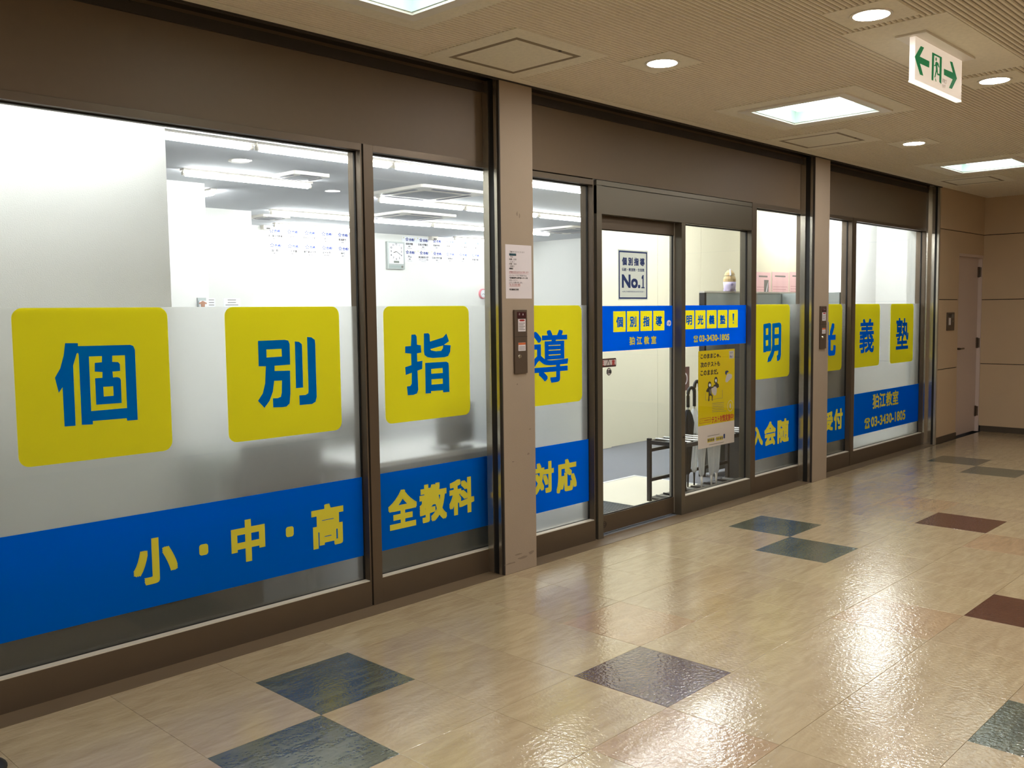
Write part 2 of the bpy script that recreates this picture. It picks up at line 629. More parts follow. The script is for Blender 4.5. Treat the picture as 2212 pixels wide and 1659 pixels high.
def window(n, x0, x1, z0, z1, left_post, right_gap, y=YF, film=1.5, postz=2.283, glass_y=None, rail_bottom=0.0, head_top=2.283, material=M_ALU):
    wd = struct('window_%d' % n)
    yg = YG if glass_y is None else glass_y
    d = yg + 0.06
    if left_post:
        box('stile', x0 - left_post, x0, y, d, 0, postz, material, wd, 0.001)
    if right_gap:
        box('stile', x1, x1 + 0.008, y, d, 0, postz, material, wd)
        box('joint', x1 + 0.008, x1 + 0.021, y + 0.012, d, 0, postz, M_BLACK, wd)
    box('bottom_rail', x0, x1, y, d, rail_bottom, z0, material, wd, 0.001)
    box('head_rail', x0, x1, y, d, z1, head_top, material, wd, 0.001)
    box('sill_bead', x0, x1, y + .004, yg, z0, z0 + .004, M_LITBEAD, wd)  # bright sill line is put into the bead colour
    g = 0.005
    for a in ((x0, x1, z0, z0 + g), (x0, x1, z1 - g, z1), (x0, x0 + g, z0, z1), (x1 - g, x1, z0, z1)):
        box('gasket', a[0], a[1], yg, yg + 0.012, a[2], a[3], M_BLACK, wd)
    box('glass_pane', x0 + g, x1 - g, yg + 0.002, yg + 0.010, z0 + g, z1 - g, M_GLASS, wd)
    if film:
        box('frosted_film', x0 + g, x1 - g, yg + 0.0108, yg + 0.0118, z0 + g, film, M_FILM, wd)
    return wd


window(1, -1.69, 0.912, 0.128, 2.25, 0.06, True)
window(2, 0.989, 1.862, 0.13, 2.25, 0.058, False)
window(3, 1.912, 2.70, 0.132, 2.243, 0.05, True, head_top=2.275)
window(5, 4.729, 5.58, 0.132, 2.25, 0.068, False)
window(6, 5.63, 6.46, 0.135, 2.253, 0.05, True)
window(7, 6.552, 8.262, 0.128, 2.255, 0.07, True)
sd = window(4, 3.735, 4.652, 0.13, 2.067, 0.048, True, film=None, postz=2.07, head_top=2.07, material=M_ALUD)

# door header and sliding leaf
dr = struct('door_1')
box('post', 2.735, 2.787, YF - 0.002, 0.53, 0, 2.245, M_ALUD, dr, 0.001)
box('header', 2.735, 4.652, YF - 0.003, 0.475, 2.07, 2.243, M_ALUD, dr, 0.001)
box('header_seam', 2.735, 4.652, YF + 0.004, 0.475, 2.243, 2.247, M_BLACK, dr)
box('header_top', 2.735, 4.652, YF - 0.002, 0.475, 2.247, 2.277, M_ALUD, dr, 0.001)
LY = 0.496
lf0, lf1, lz0, lz1 = 2.80, 3.678, 0.126, 1.985
box('leaf_stile', 2.735, lf0, LY - 0.008, LY + 0.03, 0.012, 2.2, M_ALUD, dr)
box('leaf_stile', lf1, 3.745, LY - 0.008, LY + 0.03, 0.012, 2.2, M_ALUL, dr)
box('leaf_bottom_rail', lf0, lf1, LY - 0.008, LY + 0.03, 0.012, lz0, M_ALU, dr, 0.001)
box('leaf_top_rail', lf0, lf1, LY - 0.008, LY + 0.03, lz1, 2.2, M_ALU, dr, 0.001)
for a in ((lf0, lf1, lz0, lz0 + .005), (lf0, lf1, lz1 - .005, lz1), (lf1 - .005, lf1, lz0, lz1)):
    box('gasket', a[0], a[1], LY, LY + 0.01, a[2], a[3], M_BLACK, dr)
box('glass_pane', lf0, lf1 - .005, LY + 0.002, LY + 0.01, lz0 + .005, lz1 - .005, M_GLASS, dr)
bb = B()
for r0, r1 in ((0.021, 0.018), (0.011, 0.008)):
    n = 28
    for k in range(n):
        a, c = 2 * math.pi * k / n, 2 * math.pi * (k + 1) / n
        bb.prism([(2.872 + r0 * math.cos(a), .067 + r0 * math.sin(a)), (2.872 + r0 * math.cos(c), .067 + r0 * math.sin(c)), (2.872 + r1 * math.cos(c), .067 + r1 * math.sin(c)), (2.872 + r1 * math.cos(a), .067 + r1 * math.sin(a))], 1, LY - 0.0095, LY - 0.008)
bb.build('ring_mark', M_SLOT, dr)
pl = B().tube([(3.712, YF - 0.004, 0.56), (3.712, YF + 0.004, 0.56)], 0.007, 12).build('post_lock', M_SLOT, dr)

# pillars
def pillar(n, x0, x1, guide=True):
    p = struct('wall_pillar_%d' % n)
    box('shaft', x0, x1, YP, YF - 0.001, 0, ZC, M_PILLAR, p, 0.002)
    if guide:
        box('guide_rail', x0 - 0.012, x0, 0.388, YF + 0.002, 0, ZC, M_CHROME, p, 0.001)
        box('guide_slot', x0 - 0.006, x0, 0.347, 0.388, 0, ZC, M_BLACK, p)
        box('guide_rail', x0 - 0.012, x0, 0.326, 0.347, 0, ZC, M_CHROME, p, 0.001)
        box('corner_bead', x0 - 0.008, x0, YP + 0.001, 0.326, 0, ZC, M_SLOT, p)
    return p


pillar(1, -1.95, -1.69, False)
p1 = pillar(2, 1.757, 2.015)
p2 = pillar(3, 5.47, 5.74)
rs = random.Random(3)
for (px, pz, w_, h_) in ((1.80, .06, .10, .012), (1.90, .075, .09, .016), (1.86, .10, .07, .01), (1.97, .09, .05, .02), (1.83, .63, .018, .012), (1.955, .66, .02, .012), (1.80, .47, .016, .006), (1.87, 1.06, .016, .012), (1.97, .80, .02, .01), (1.885, 2.0, .014, .03), (1.905, 1.99, .01, .025)):
    pts = []
    for k in range(9):
        a = 2 * math.pi * k / 9
        pts.append((px + w_ / 2 * math.cos(a) * rs.uniform(.6, 1.1), pz + h_ / 2 * math.sin(a) * rs.uniform(.5, 1.2)))
    B().prism(pts, 1, YP - 0.0006, YP + .001).build('scuff_mark', M_SCUFF, p1)

# end of the shutter run
eg = struct('trim_3')
box('guide_rail', 8.27, 8.335, 0.412, YF + 0.05, 0, 2.72, M_CHROME, eg, 0.001)
box('guide_face', 8.325, 8.336, 0.362, 0.412, 0, 2.72, M_CHROME, eg)
box('guide_slot', 8.33, 8.337, 0.338, 0.362, 0, 2.72, M_BLACK, eg)
box('guide_edge', 8.322, 8.36, 0.318, 0.338, 0, 2.72, M_ALUL, eg, 0.001)

# ------------------------------------------------------------------ right part of the corridor wall, end wall, steel door
YW = 0.33
GZ = (0.795, 1.541, 2.285)
wr = struct('wall_right')
zb = (0.068,) + GZ + (ZC + 0.02,)
DX0, DX1, DZ = 8.985, 9.785, 2.05
for k in range(4):
    z0, z1 = zb[k] + (0.004 if k else 0), zb[k + 1] - 0.004
    if zb[k] < DZ and zb[k + 1] <= DZ:
        segs = ((8.36, DX0, z0, z1),)
    elif zb[k] < DZ:
        segs = ((8.36, DX0, z0, z1), (DX0, XE, DZ, z1))
    else:
        segs = ((8.36, XE, z0, z1),)
    for s in segs:
        box('wall_panel', s[0], s[1], YW, 0.6, s[2], s[3], M_WALLP, wr, 0.0015)
box('panel_backing', 8.36, DX0 - 0.002, YW + 0.012, 0.6, 0, ZC, M_GROOVE, wr)
box('panel_backing', DX0, XE, YW + 0.012, 0.6, DZ + 0.002, ZC, M_GROOVE, wr)
ew = struct('wall_end')
for k in range(4):
    z0, z1 = zb[k] + (0.004 if k else 0), zb[k + 1] - 0.004
    box('wall_panel', XE, XE + 0.2, YO, 0.6, z0, z1, M_WALLP, ew, 0.0015)
box('panel_backing', XE + 0.012, XE + 0.2, YO, 0.6, 0, ZC, M_GROOVE, ew)
o = box('baseboard_right', 8.36, DX0, YW - 0.008, YW + 0.05, 0, 0.068, M_BASE); o['kind'] = 'structure'
o = box('baseboard_end', XE - 0.008, XE + 0.02, YO, YW - 0.008, 0, 0.068, M_BASE); o['kind'] = 'structure'
d2 = struct('door_2')
box('door_leaf', DX0 + 0.004, DX1 - 0.004, YW + 0.05, YW + 0.09, 0.008, DZ - 0.03, M_DOOR2, d2, 0.002)
box('frame_head', DX0, XE, YW + 0.002, YW + 0.12, DZ - 0.03, DZ, M_DOOR2, d2)
box('frame_jamb', DX0 - 0.002, DX0 + 0.004, YW + 0.002, YW + 0.12, 0, DZ, M_DOOR2, d2)
box('frame_jamb', DX1 - 0.004, XE, YW + 0.01, YW + 0.12, 0, DZ, M_DOOR2, d2)
for z in (1.86, 1.04, 0.24):
    h = B().tube([(DX1 + 0.004, YW + 0.03, z - 0.055), (DX1 + 0.004, YW + 0.03, z + 0.055)], 0.016, 12).build('hinge', M_HINGE, d2)
    box('hinge_plate', DX1 - 0.03, DX1 + 0.012, YW + 0.034, YW + 0.05, z - 0.06, z + 0.06, M_HINGE, h)
hd = B().tube([(9.05, YW + 0.05, 0.995), (9.05, YW - 0.01, 0.995)], 0.012, 12).build('door_handle', M_HINGE, d2)
B().tube([(9.045, YW - 0.01, 0.995), (9.17, YW - 0.008, 0.995)], 0.010, 12).build('lever', M_HINGE, hd)
B().tube([(9.05, YW + 0.05, 0.90), (9.05, YW + 0.038, 0.90)], 0.02, 16).build('lock_cylinder', M_HINGE, d2)
B().tube([(9.03, YW + 0.05, 1.07), (9.03, YW + 0.038, 1.07)], 0.014, 16).build('door_knob', M_HINGE, d2)
o = box('wall_opposite', XL, XE, YO - 0.1, YO, 0, ZC + 0.1, M_WALLP); o['kind'] = 'structure'
o = box('wall_left', XL - 0.1, XL, YO, 0.6, 0, ZC + 0.1, M_WALLP); o['kind'] = 'structure'

# ------------------------------------------------------------------ classroom shell
o = box('floor_classroom', XL, 10.9, YF + 0.03, YB, -0.1, -0.001, M_CARPET); o['kind'] = 'structure'
o = box('ceiling_classroom', XL, 10.9, 0.62, YB, ZI, ZI + 0.1, M_CEILIN); o['kind'] = 'structure'
o = box('wall_back', XL, 10.9, YB, YB + 0.1, 0, ZI, M_WALLW); o['kind'] = 'structure'
o = box('wall_classroom_right', 10.86, 10.96, 0.62, YB, 0, ZI, M_WALLW); o['kind'] = 'structure'
o = box('wall_classroom_left', XL - 0.1, XL, 0.62, YB, 0, ZI, M_WALLW); o['kind'] = 'structure'
o = box('wall_near_block', -5.0, 0.558, 1.7, 2.0, 0, ZI, M_WALLW); o['kind'] = 'structure'
o = box('wall_mid_block', -5.0, 2.68, 5.2, 5.4, 0, ZI, M_WALLW); o['kind'] = 'structure'
o = box('wall_far_block', 1.6, 4.29, 7.05, YB, 0, ZI, M_WALLW); o['kind'] = 'structure'
ent = struct('wall_entrance')
for x0, x1, yy in ((5.78, 6.04, 2.87), (6.044, 6.94, 2.90), (6.944, 7.84, 2.90), (7.844, 8.74, 2.90), (8.744, 10.86, 2.90)):
    box('wall_panel', x0, x1, yy, 3.0, 0, ZI, M_WALLC, ent, 0.0015)
o = box('wall_alcove', 8.45, 10.5, 1.88, 1.98, 0, ZI, M_WALLW); o['kind'] = 'structure'
o = box('wall_alcove_side', 10.5, 10.6, 0.62, 1.98, 0, ZI, M_WALLW); o['kind'] = 'structure'
o = box('floor_alcove', 6.56, 10.5, 0.56, 1.88, -0.0005, 0.003, M_DESK); o['kind'] = 'structure'  # pale sheet added over the carpet to brighten the farthest film
o = box('wall_reveal', 8.285, 8.34, 0.54, 0.63, 0, 2.3, M_WALLW); o['kind'] = 'structure'

# entry floor: pale panel with white edging, ribbed mat
t = thing('floor_mat', 'pale beige entrance mat edged with white strips inside the glass door', 'mat', (4.24, 1.1, 0))
box('mat_surface', 3.72, 4.75, 0.56, 1.61, 0, 0.006, mat('pale_mat', C(226, 220, 200), 0.9, noise=0.05, nscale=200), t)
box('edge_strip', 3.72, 4.775, 1.61, 1.64, 0, 0.009, M_DESK, t)
box('edge_strip', 4.75, 4.775, 0.56, 1.61, 0, 0.009, M_DESK, t)
t = thing('ribbed_mat', 'dark grey ribbed mat just inside the sliding door', 'mat', (3.25, 1.0, 0))
box('mat_base', 2.8, 3.715, 0.56, 1.2, 0, 0.006, M_GREYD, t)
b = B()
x = 2.82
while x < 3.70:
    b.box(x, x + 0.012, 0.57, 1.19, 0.006, 0.009)
    x += 0.03
tag(b.build('rib', mat('mat_rib', C(84, 86, 92), 0.95), t), kind='stuff')

# ------------------------------------------------------------------ corridor lights
def downlight(x, y, label, group=None):
    t = thing('downlight', label, 'ceiling light', (x, y, ZC), group)
    plate(x - 0.15, x + 0.15, y - 0.15, y + 0.15)
    n = 32
    b = B()
    for k in range(n):
        a, c = 2 * math.pi * k / n, 2 * math.pi * (k + 1) / n
        b.prism([(x + .088 * math.cos(a), y + .088 * math.sin(a)), (x + .088 * math.cos(c), y + .088 * math.sin(c)), (x + .075 * math.cos(c), y + .075 * math.sin(c)), (x + .075 * math.cos(a), y + .075 * math.sin(a))], 2, ZC - 0.006, ZC - 0.0015)
    b.build('trim_ring', M_WHITEM, t)
    b = B()
    b.prism(ellipse(x, y, .0755, .0755, 32), 2, ZC - 0.004, ZC - 0.0015)
    b.build('diffuser', M_DOWN, t)
    return t


downlight(2.13, -1.55, 'largest round downlight, at the top edge left of the exit sign')
downlight(2.13, -0.48, 'round downlight in the ceiling right of the nearest square hatch')
downlight(3.78, -1.55, 'round downlight in the ceiling just right of the exit sign')
downlight(5.47, -0.48, 'smallest round downlight, beyond the middle square light')
for x, y in ((-1.2, -1.55), (-1.2, -2.62), (0.45, -2.62), (2.13, -2.62), (-2.85, -1.55), (-2.85, -3.7), (0.45, -3.7), (3.78, -3.7), (5.47, -1.55), (7.1, -2.62)):  # unseen downlights added for corridor light, carrying on the ceiling grid
    downlight(x, y, 'unseen round downlight added to the corridor ceiling outside the view', 'downlights outside the view')


def square_light(x, y, label, group=None):
    t = thing('square_light', label, 'ceiling light', (x, y, ZC), group)
    a, h = 0.35, 0.29
    plate(x - 0.46, x + 0.46, y - 0.46, y + 0.46, (x - a, x + a, y - a, y + a))
    for q in (0, 1):
        for s in (-1, 1):
            e0, e1 = sorted((s * h, s * a))
            if q == 0: box('frame_bar', x - a, x + a, y + e0, y + e1, ZC - 0.012, ZC, M_WHITEM, t, 0.002)
            else: box('frame_bar', x + e0, x + e1, y - h, y + h, ZC - 0.012, ZC, M_WHITEM, t, 0.002)
    # recess walls
    for q in (0, 1):
        for s in (-1, 1):
            e0, e1 = sorted((s * h, s * (h - 0.006)))
            if q == 0: box('recess_side', x - h, x + h, y + e0, y + e1, ZC - .001, ZC + 0.09, mat('recess_white', C(206, 222, 216), 0.6), t)
            else: box('recess_side', x + e0, x + e1, y - h, y + h, ZC, ZC + 0.09, MATS['recess_white'], t)
    box('diffuser', x - 0.22, x + 0.22, y - 0.23, y + 0.23, ZC + 0.055, ZC + 0.089, M_SQ, t, 0.008)
    box('recess_top', x - h, x + h, y - h, y + h, ZC + 0.089, ZC + 0.095, MATS['recess_white'], t)
    box('diffuser_clip', x - 0.235, x - 0.2, y - 0.12, y - 0.09, ZC + 0.045, ZC + 0.06, M_WHITEM, t)
    box('diffuser_clip', x - 0.235, x - 0.2, y + 0.09, y + 0.12, ZC + 0.045, ZC + 0.06, M_WHITEM, t)
    return t


square_light(0.42, -0.5, 'square recessed light cut off by the top edge of the photo')
square_light(3.785, -0.5, 'square recessed ceiling light in front of the glass door')
square_light(7.09, -0.5, 'farthest square recessed light, near the end wall')
square_light(-2.9, -0.5, 'unseen square recessed ceiling light added outside the view', 'square lights outside the view')  # unseen repeat of the square lights, added for corridor light


def hatch(x, y, label):
    t = thing('ceiling_hatch', label, 'hatch', (x, y, ZC))
    a = 0.23
    plate(x - 0.33, x + 0.33, y - 0.33, min(y + 0.33, YP - 0.005), (x - a, x + a, y - a, y + a))
    for q in (0, 1):
        for s in (-1, 1):
            e0, e1 = sorted((s * a, s * (a - 0.026)))
            if q == 0: box('frame_bar', x - a, x + a, y + e0, y + e1, ZC - 0.002, ZC + 0.01, M_HATCHJ, t)
            else: box('frame_bar', x + e0, x + e1, y - a + 0.026, y + a - 0.026, ZC - 0.002, ZC + 0.01, M_HATCHJ, t)
    box('hatch_panel', x - a + 0.0265, x + a - 0.0265, y - a + 0.0265, y + a - 0.0265, ZC - 0.0015, ZC + 0.004, M_CEIL, t)
    B().tube([(x + 0.08, y - a + 0.008, ZC - 0.004), (x + 0.08, y - a + 0.008, ZC)], 0.008, 10).build('latch', M_BLACK, t)


hatch(1.508, -0.043, 'nearest square ceiling hatch above the first pillar')
hatch(4.83, -0.045, 'square ceiling hatch beside the middle square light')
hatch(8.10, -0.07, 'farthest square ceiling hatch above the end of the shop')

# ------------------------------------------------------------------ exit sign
ex = thing('exit_sign', 'hanging white exit sign with green running figure and two arrows', 'exit sign', (2.86, -1.565, ZC))
plate(2.33, 3.55, -1.79, -1.33)
box('ceiling_plate', 2.525, 3.19, -1.635, -1.495, ZC - 0.012, ZC - 0.0015, M_WHITEM, ex, 0.002)
SY = -1.578
box('sign_panel', 2.552, 3.172, SY, -1.552, 2.503, ZC - 0.012, M_EXIT, ex, 0.002)
M_EDGE = emit('exit_edge', (1.0, 0.95, 0.78, 1), 1.15)
box('lit_edge', 2.548, 3.174, SY - .0005, -1.5515, 2.495, 2.503, M_EDGE, ex)
E9 = ZM(1940, 50, 9.22)


def sgn(pts):
    return [(lambda p: (p.x, p.z))(hit(*E9(a, b), 1, SY)) for a, b in pts]


def flat(name, pts, material, parent, y, th=0.0008):
    return B().prism(pts, 1, y - th, y).build(name, material, parent)


flat('arrow', sgn([(330, 668), (450, 455), (515, 488), (430, 665), (622, 762), (617, 888), (432, 803), (500, 1048), (435, 1025)]), M_GREEN, ex, SY)
flat('arrow', sgn([(1170, 1105), (1080, 775), (1030, 760), (1090, 985), (912, 908), (912, 1030), (1085, 1120), (1012, 1290), (1070, 1312)]), M_GREEN, ex, SY)
fr = flat('door_pictogram', sgn([(678, 580), (870, 680), (858, 1215), (820, 1170), (828, 692), (718, 640), (700, 1145), (664, 1130)]), M_GREEN, ex, SY)
flat('runner_head', sgn([(747, 690), (757, 680), (766, 700), (768, 735), (760, 755), (750, 748), (745, 720)]), M_GREEN, fr, SY)
flat('runner_body', sgn([(745, 780), (765, 765), (800, 800), (820, 880), (808, 885), (785, 828), (780, 850), (792, 1000), (830, 1020), (828, 1050), (780, 1032), (768, 960), (738, 1085), (722, 1078), (752, 930), (750, 850), (735, 860), (715, 850), (718, 835), (738, 828)]), M_GREEN, fr, SY)
flat('runner_foot', sgn([(732, 1105), (742, 1100), (762, 1165), (750, 1165)]), M_GREEN, fr, SY)
r_ = rect_on(E9, 876, 1112, 962, 1200, SY)
lettering('sign_lettering', [('非常口', r_[0], r_[1], r_[2], r_[3], 0), ('EXIT', r_[0] + .005, r_[1] - .012, r_[2] - .022, r_[2] - .008, 0)], M_INKG, ex, 1, SY - 0.0006)

# ------------------------------------------------------------------ things on the pillars and right wall
PZ = ZM(1060, 500, 5.184)


def switch_box(name, label, x0, x1, z0, z1):
    t = thing(name, label, 'control box', ((x0 + x1) / 2, YP - 0.01, z0))
    wd, h = x1 - x0, z1 - z0
    box('cover', x0, x1, YP - 0.012, YP, z0, z1, mat('box_bronze', C(96, 82, 70), 0.4, metal=0.5), t, 0.002)
    y = YP - 0.012
    X = lambda a: x0 + a * wd
    Z = lambda b: z1 - b * h
    p = box('display_panel', X(.2), X(.9), y - .001, y, Z(.135), Z(.035), mat('dark_red_panel', C(56, 18, 22), 0.3), t)
    lettering('panel_lettering', [('点', X(.32), X(.42), Z(.085), Z(.05)), ('▲', X(.62), X(.7), Z(.085), Z(.05))], M_PAPER, p, 1, y - .0015)
    p = box('warning_label', X(.27), X(.86), y - .001, y, Z(.34), Z(.145), M_PAPER, t)
    B().prism([(X(.33), Z(.165)), (X(.45), Z(.153)), (X(.7), Z(.153)), (X(.82), Z(.165)), (X(.7), Z(.18)), (X(.45), Z(.18))], 1, y - .002, y - .001).build('red_arrow', M_INKR, p)
    for k in range(5):
        box('print_line', X(.32), X(.80 - .1 * (k % 2)), y - .0014, y - .001, Z(.215 + .025 * k), Z(.205 + .025 * k), M_INKG, p)
    box('cover_seam', x0, x1, y - .0006, y, Z(.425), Z(.420), M_BLACK, t)
    p = box('warning_label', X(.27), X(.84), y - .001, y, Z(.645), Z(.515), M_PAPER, t)
    box('orange_strip', X(.27), X(.84), y - .0016, y - .001, Z(.55), Z(.517), mat('orange_print', C(190, 92, 40), 0.6), p)
    for k in range(3):
        box('print_line', X(.32), X(.78), y - .0014, y - .001, Z(.585 + .022 * k), Z(.577 + .022 * k), M_INKG, p)
    B().tube([(X(.38), y, Z(.73)), (X(.38), y - .006, Z(.73))], [.012, .008], 14).build('key_lock', M_CHROME, t)
    return t


switch_box('shutter_switch', 'bronze shutter switch box under the paper notice on the nearer pillar', 1.842, 1.944, 1.121, 1.474)
switch_box('shutter_switch', 'bronze shutter switch box on the farther pillar', 5.567, 5.680, 1.123, 1.480)
bx0, bx1, bz0, bz1 = 8.624, 8.842, 1.207, 1.401
t = thing('alarm_box', 'bronze control box on the wall left of the steel door', 'control box', ((bx0 + bx1) / 2, YW, bz0))
box('cover', bx0, bx1, YW - 0.012, YW, bz0, bz1, MATS['box_bronze'], t, 0.002)
box('warning_label', bx0 + .04, bx0 + .10, YW - 0.0135, YW - .012, bz0 + .06, bz0 + .135, M_PAPER, t)
box('warning_label', bx0 + .125, bx0 + .19, YW - 0.0135, YW - .012, bz0 + .135, bz0 + .175, M_INKG, t)
box('dark_panel', bx0 + .03, bx0 + .12, YW - 0.0135, YW - .012, bz0 + .145, bz0 + .18, M_DARK, t)
B().tube([(bx0 + .145, YW - .012, bz0 + .10), (bx0 + .145, YW - .02, bz0 + .10)], .009, 12).build('key_lock', M_CHROME, t)

t = thing('paper_notice', 'white A4 notice taped to the nearer pillar', 'notice', (1.892, YP, 1.536))
box('sheet', 1.787, 1.997, YP - 0.001, YP, 1.536, 1.831, M_PAPER, t)
yn = YP - 0.0015
lines = [(230, 'ご来訪ありがとうございます', 205, 375, 0), (285, '　平日', 215, 245, 0), (312, '休講・日祝', 205, 285, 0), (338, '　（土）', 215, 260, 0), (364, '休講・祝日', 205, 285, 0), (390, '　日曜日', 215, 260, 0), (415, '休館日', 205, 248, .0006), (495, 'パンフレットをご希望の方は', 205, 400, 0), (521, '下記電話番号に留守番メッセージを', 205, 412, .0004), (546, 'お残しください。', 205, 300, 0), (573, 'よろしくお願い致します。', 205, 355, 0), (650, '明光義塾狛江教室', 208, 312, .0003)]
it = []
for yy, s, a, b_, wg in lines:
    r_ = rect_on(PZ, a, yy - 10, b_, yy + 10, YP)
    it.append((s.strip('　'), r_[0], r_[1], r_[2], r_[3], wg))
lettering('notice_lettering', it, M_INK, t, 1, yn)
it = []
for yy, s, a, b_ in ((456, 'お電話の受付は夕方より致します', 205, 420), (597, 'TEL: 03-3430-1805', 205, 328)):
    r_ = rect_on(PZ, a, yy - 10, b_, yy + 10, YP)
    it.append((s, r_[0], r_[1], r_[2], r_[3], 0))
    box('underline', r_[0], r_[1], yn - .0003, yn + .0005, r_[2] - .004, r_[2] - .003, M_INKR, t)
lettering('red_lettering', it, M_INKR, t, 1, yn)
r_ = rect_on(PZ, 205, 246, 283, 272, YP)
box('teal_heading', r_[0], r_[1], yn, YP - .001, r_[2], r_[3], mat('teal_print', C(10, 60, 72), 0.6), t)

# ------------------------------------------------------------------ vinyl on the shop windows
Z2 = ZM(0, 640, 2.765)
Z5 = ZM(740, 640, 2.675)
Z16 = ZM(1600, 600, 3.607)
ZW7 = ZM(1840, 640, 5.18)
YS = YG + 0.002     # outer glass surface


def glp(zm, pts):
    return [(lambda p: (p.x, p.z))(hit(*zm(a, b), 1, YS - .0015)) for a, b in pts]


def sticker(ch, x0, x1, label, polys=None, rect=None, weight=0.012, clip0=None):
    t = thing('square_sticker', label, 'sticker', ((x0 + x1) / 2, YS, 0.9), 'yellow square window stickers')
    z0, z1, r = 0.901, 1.499, 0.04
    B().prism(rounded(x0, x1, z0, z1, r), 1, YS - 0.0008, YS - 0.0001).build('yellow_square', M_YEL, t)
    if polys:
        outline('character', polys, M_BLUEL, t, YS - 0.0015)
    else:
        a0, a1, b0, b1 = rect
        lettering('character', [(ch, a0, a1, b0, b1, weight)], M_BLUEL, t, 1, YS - 0.0015)
    return t


ko = [glp(Z2, [(389, 280), (465, 280), (466, 298), (778, 290), (796, 297), (806, 320), (823, 738), (760, 743), (757, 728), (555, 745), (555, 765), (489, 768), (470, 350), (466, 338), (458, 342), (437, 415), (452, 773), (386, 778), (374, 543), (351, 577), (328, 487), (360, 430), (380, 355)]),
      glp(Z2, [(531, 360), (609, 357), (609, 394), (566, 398), (566, 450), (612, 452), (612, 487), (568, 490), (575, 648), (727, 637), (722, 500), (715, 487), (700, 483), (675, 485), (672, 450), (718, 446), (716, 405), (705, 393), (670, 392), (670, 355), (746, 352), (759, 667), (545, 686)]),
      glp(Z2, [(617, 541), (676, 537), (679, 594), (620, 599)])]
betsu = [glp(Z2, [(1541, 267), (1700, 260), (1722, 265), (1730, 285), (1733, 408), (1640, 415), (1640, 446), (1733, 444), (1735, 580), (1730, 640), (1712, 658), (1690, 662), (1632, 664), (1630, 610), (1660, 608), (1678, 600), (1683, 575), (1684, 503), (1638, 505), (1630, 570), (1610, 625), (1580, 667), (1541, 625), (1570, 580), (1584, 520), (1588, 418), (1545, 418)]),
         glp(Z2, [(1591, 318), (1682, 314), (1684, 360), (1592, 366)]),
         glp(Z2, [(1761, 270), (1785, 272), (1802, 285), (1804, 300), (1811, 545), (1768, 549)]),
         glp(Z2, [(1834, 243), (1860, 245), (1880, 260), (1883, 285), (1892, 600), (1885, 630), (1865, 643), (1790, 650), (1788, 592), (1825, 589), (1841, 580), (1843, 565)])]
shi = [glp(Z5, [(398, 222), (420, 220), (428, 232), (430, 280), (452, 283), (455, 325), (430, 330), (432, 378), (462, 372), (460, 420), (433, 430), (438, 540), (430, 562), (410, 570), (377, 572), (372, 522), (392, 518), (400, 505), (400, 442), (365, 455), (362, 410), (398, 398), (396, 332), (362, 328), (362, 290), (395, 287)]),
       glp(Z5, [(470, 215), (495, 213), (503, 222), (505, 262), (580, 238), (600, 215), (615, 260), (580, 285), (508, 305), (512, 313), (540, 318), (570, 315), (580, 300), (582, 280), (625, 283), (622, 320), (610, 345), (590, 352), (520, 357), (490, 352), (474, 340), (470, 320)]),
       glp(Z5, [(477, 385), (600, 378), (612, 385), (614, 400), (618, 552), (582, 555), (580, 543), (512, 548), (512, 560), (480, 562)]),
       glp(Z5, [(512, 420), (578, 414), (579, 443), (513, 448)]), glp(Z5, [(514, 480), (579, 475), (580, 505), (514, 511)])]
mei = [glp(Z16, [(177, 364), (184, 360), (228, 352), (237, 360), (237, 570), (198, 575), (197, 580), (176, 582)]),
       glp(Z16, [(196, 395), (215, 392), (215, 443), (196, 446)]), glp(Z16, [(196, 488), (215, 485), (215, 528), (196, 532)]),
       glp(Z16, [(246, 357), (300, 349), (312, 353), (317, 372), (314, 600), (308, 635), (295, 647), (283, 649), (281, 607), (290, 600), (294, 567), (264, 572), (254, 610), (235, 650), (208, 659), (213, 625), (226, 600), (238, 572), (245, 530)]),
       glp(Z16, [(266, 390), (297, 386), (297, 437), (265, 441)]), glp(Z16, [(265, 474), (296, 470), (295, 520), (265, 525)])]
sticker('個', -0.678, -0.074, 'yellow square sticker with blue 個, farthest left of the eight', ko)
sticker('別', 0.187, 0.793, 'yellow square sticker with blue 別, second from the left', betsu)
sticker('指', 1.064, 1.659, 'yellow square sticker with blue 指 left of the nearer pillar', shi)
r_ = rect_on(Z5, 1092, 195, 1303, 500, YS)
sticker('導', 2.033, 2.633, 'yellow square sticker with blue 導 right of the nearer pillar', rect=(r_[0], r_[1], r_[2], r_[3]), weight=.0052)
sticker('明', 4.763, 5.363, 'yellow square sticker with blue 明 right of the glass door', mei)
r_ = rect_on(Z16, 625, 345, 740, 610, YS)
sticker('光', 5.766, 6.366, 'yellow square sticker with blue 光 half hidden by the farther pillar', rect=(5.895, r_[1], r_[2], r_[3]), weight=.012)
r_ = rect_on(ZW7, 86, 252, 247, 632, YS)
sticker('義', 6.612, 7.211, 'yellow square sticker with blue 義 in the farthest window, next to a mullion', rect=r_, weight=.0068)
r_ = rect_on(ZW7, 494, 240, 632, 592, YS)
sticker('塾', 7.474, 8.072, 'yellow square sticker with blue 塾, last one at the far end', rect=r_, weight=.0062)


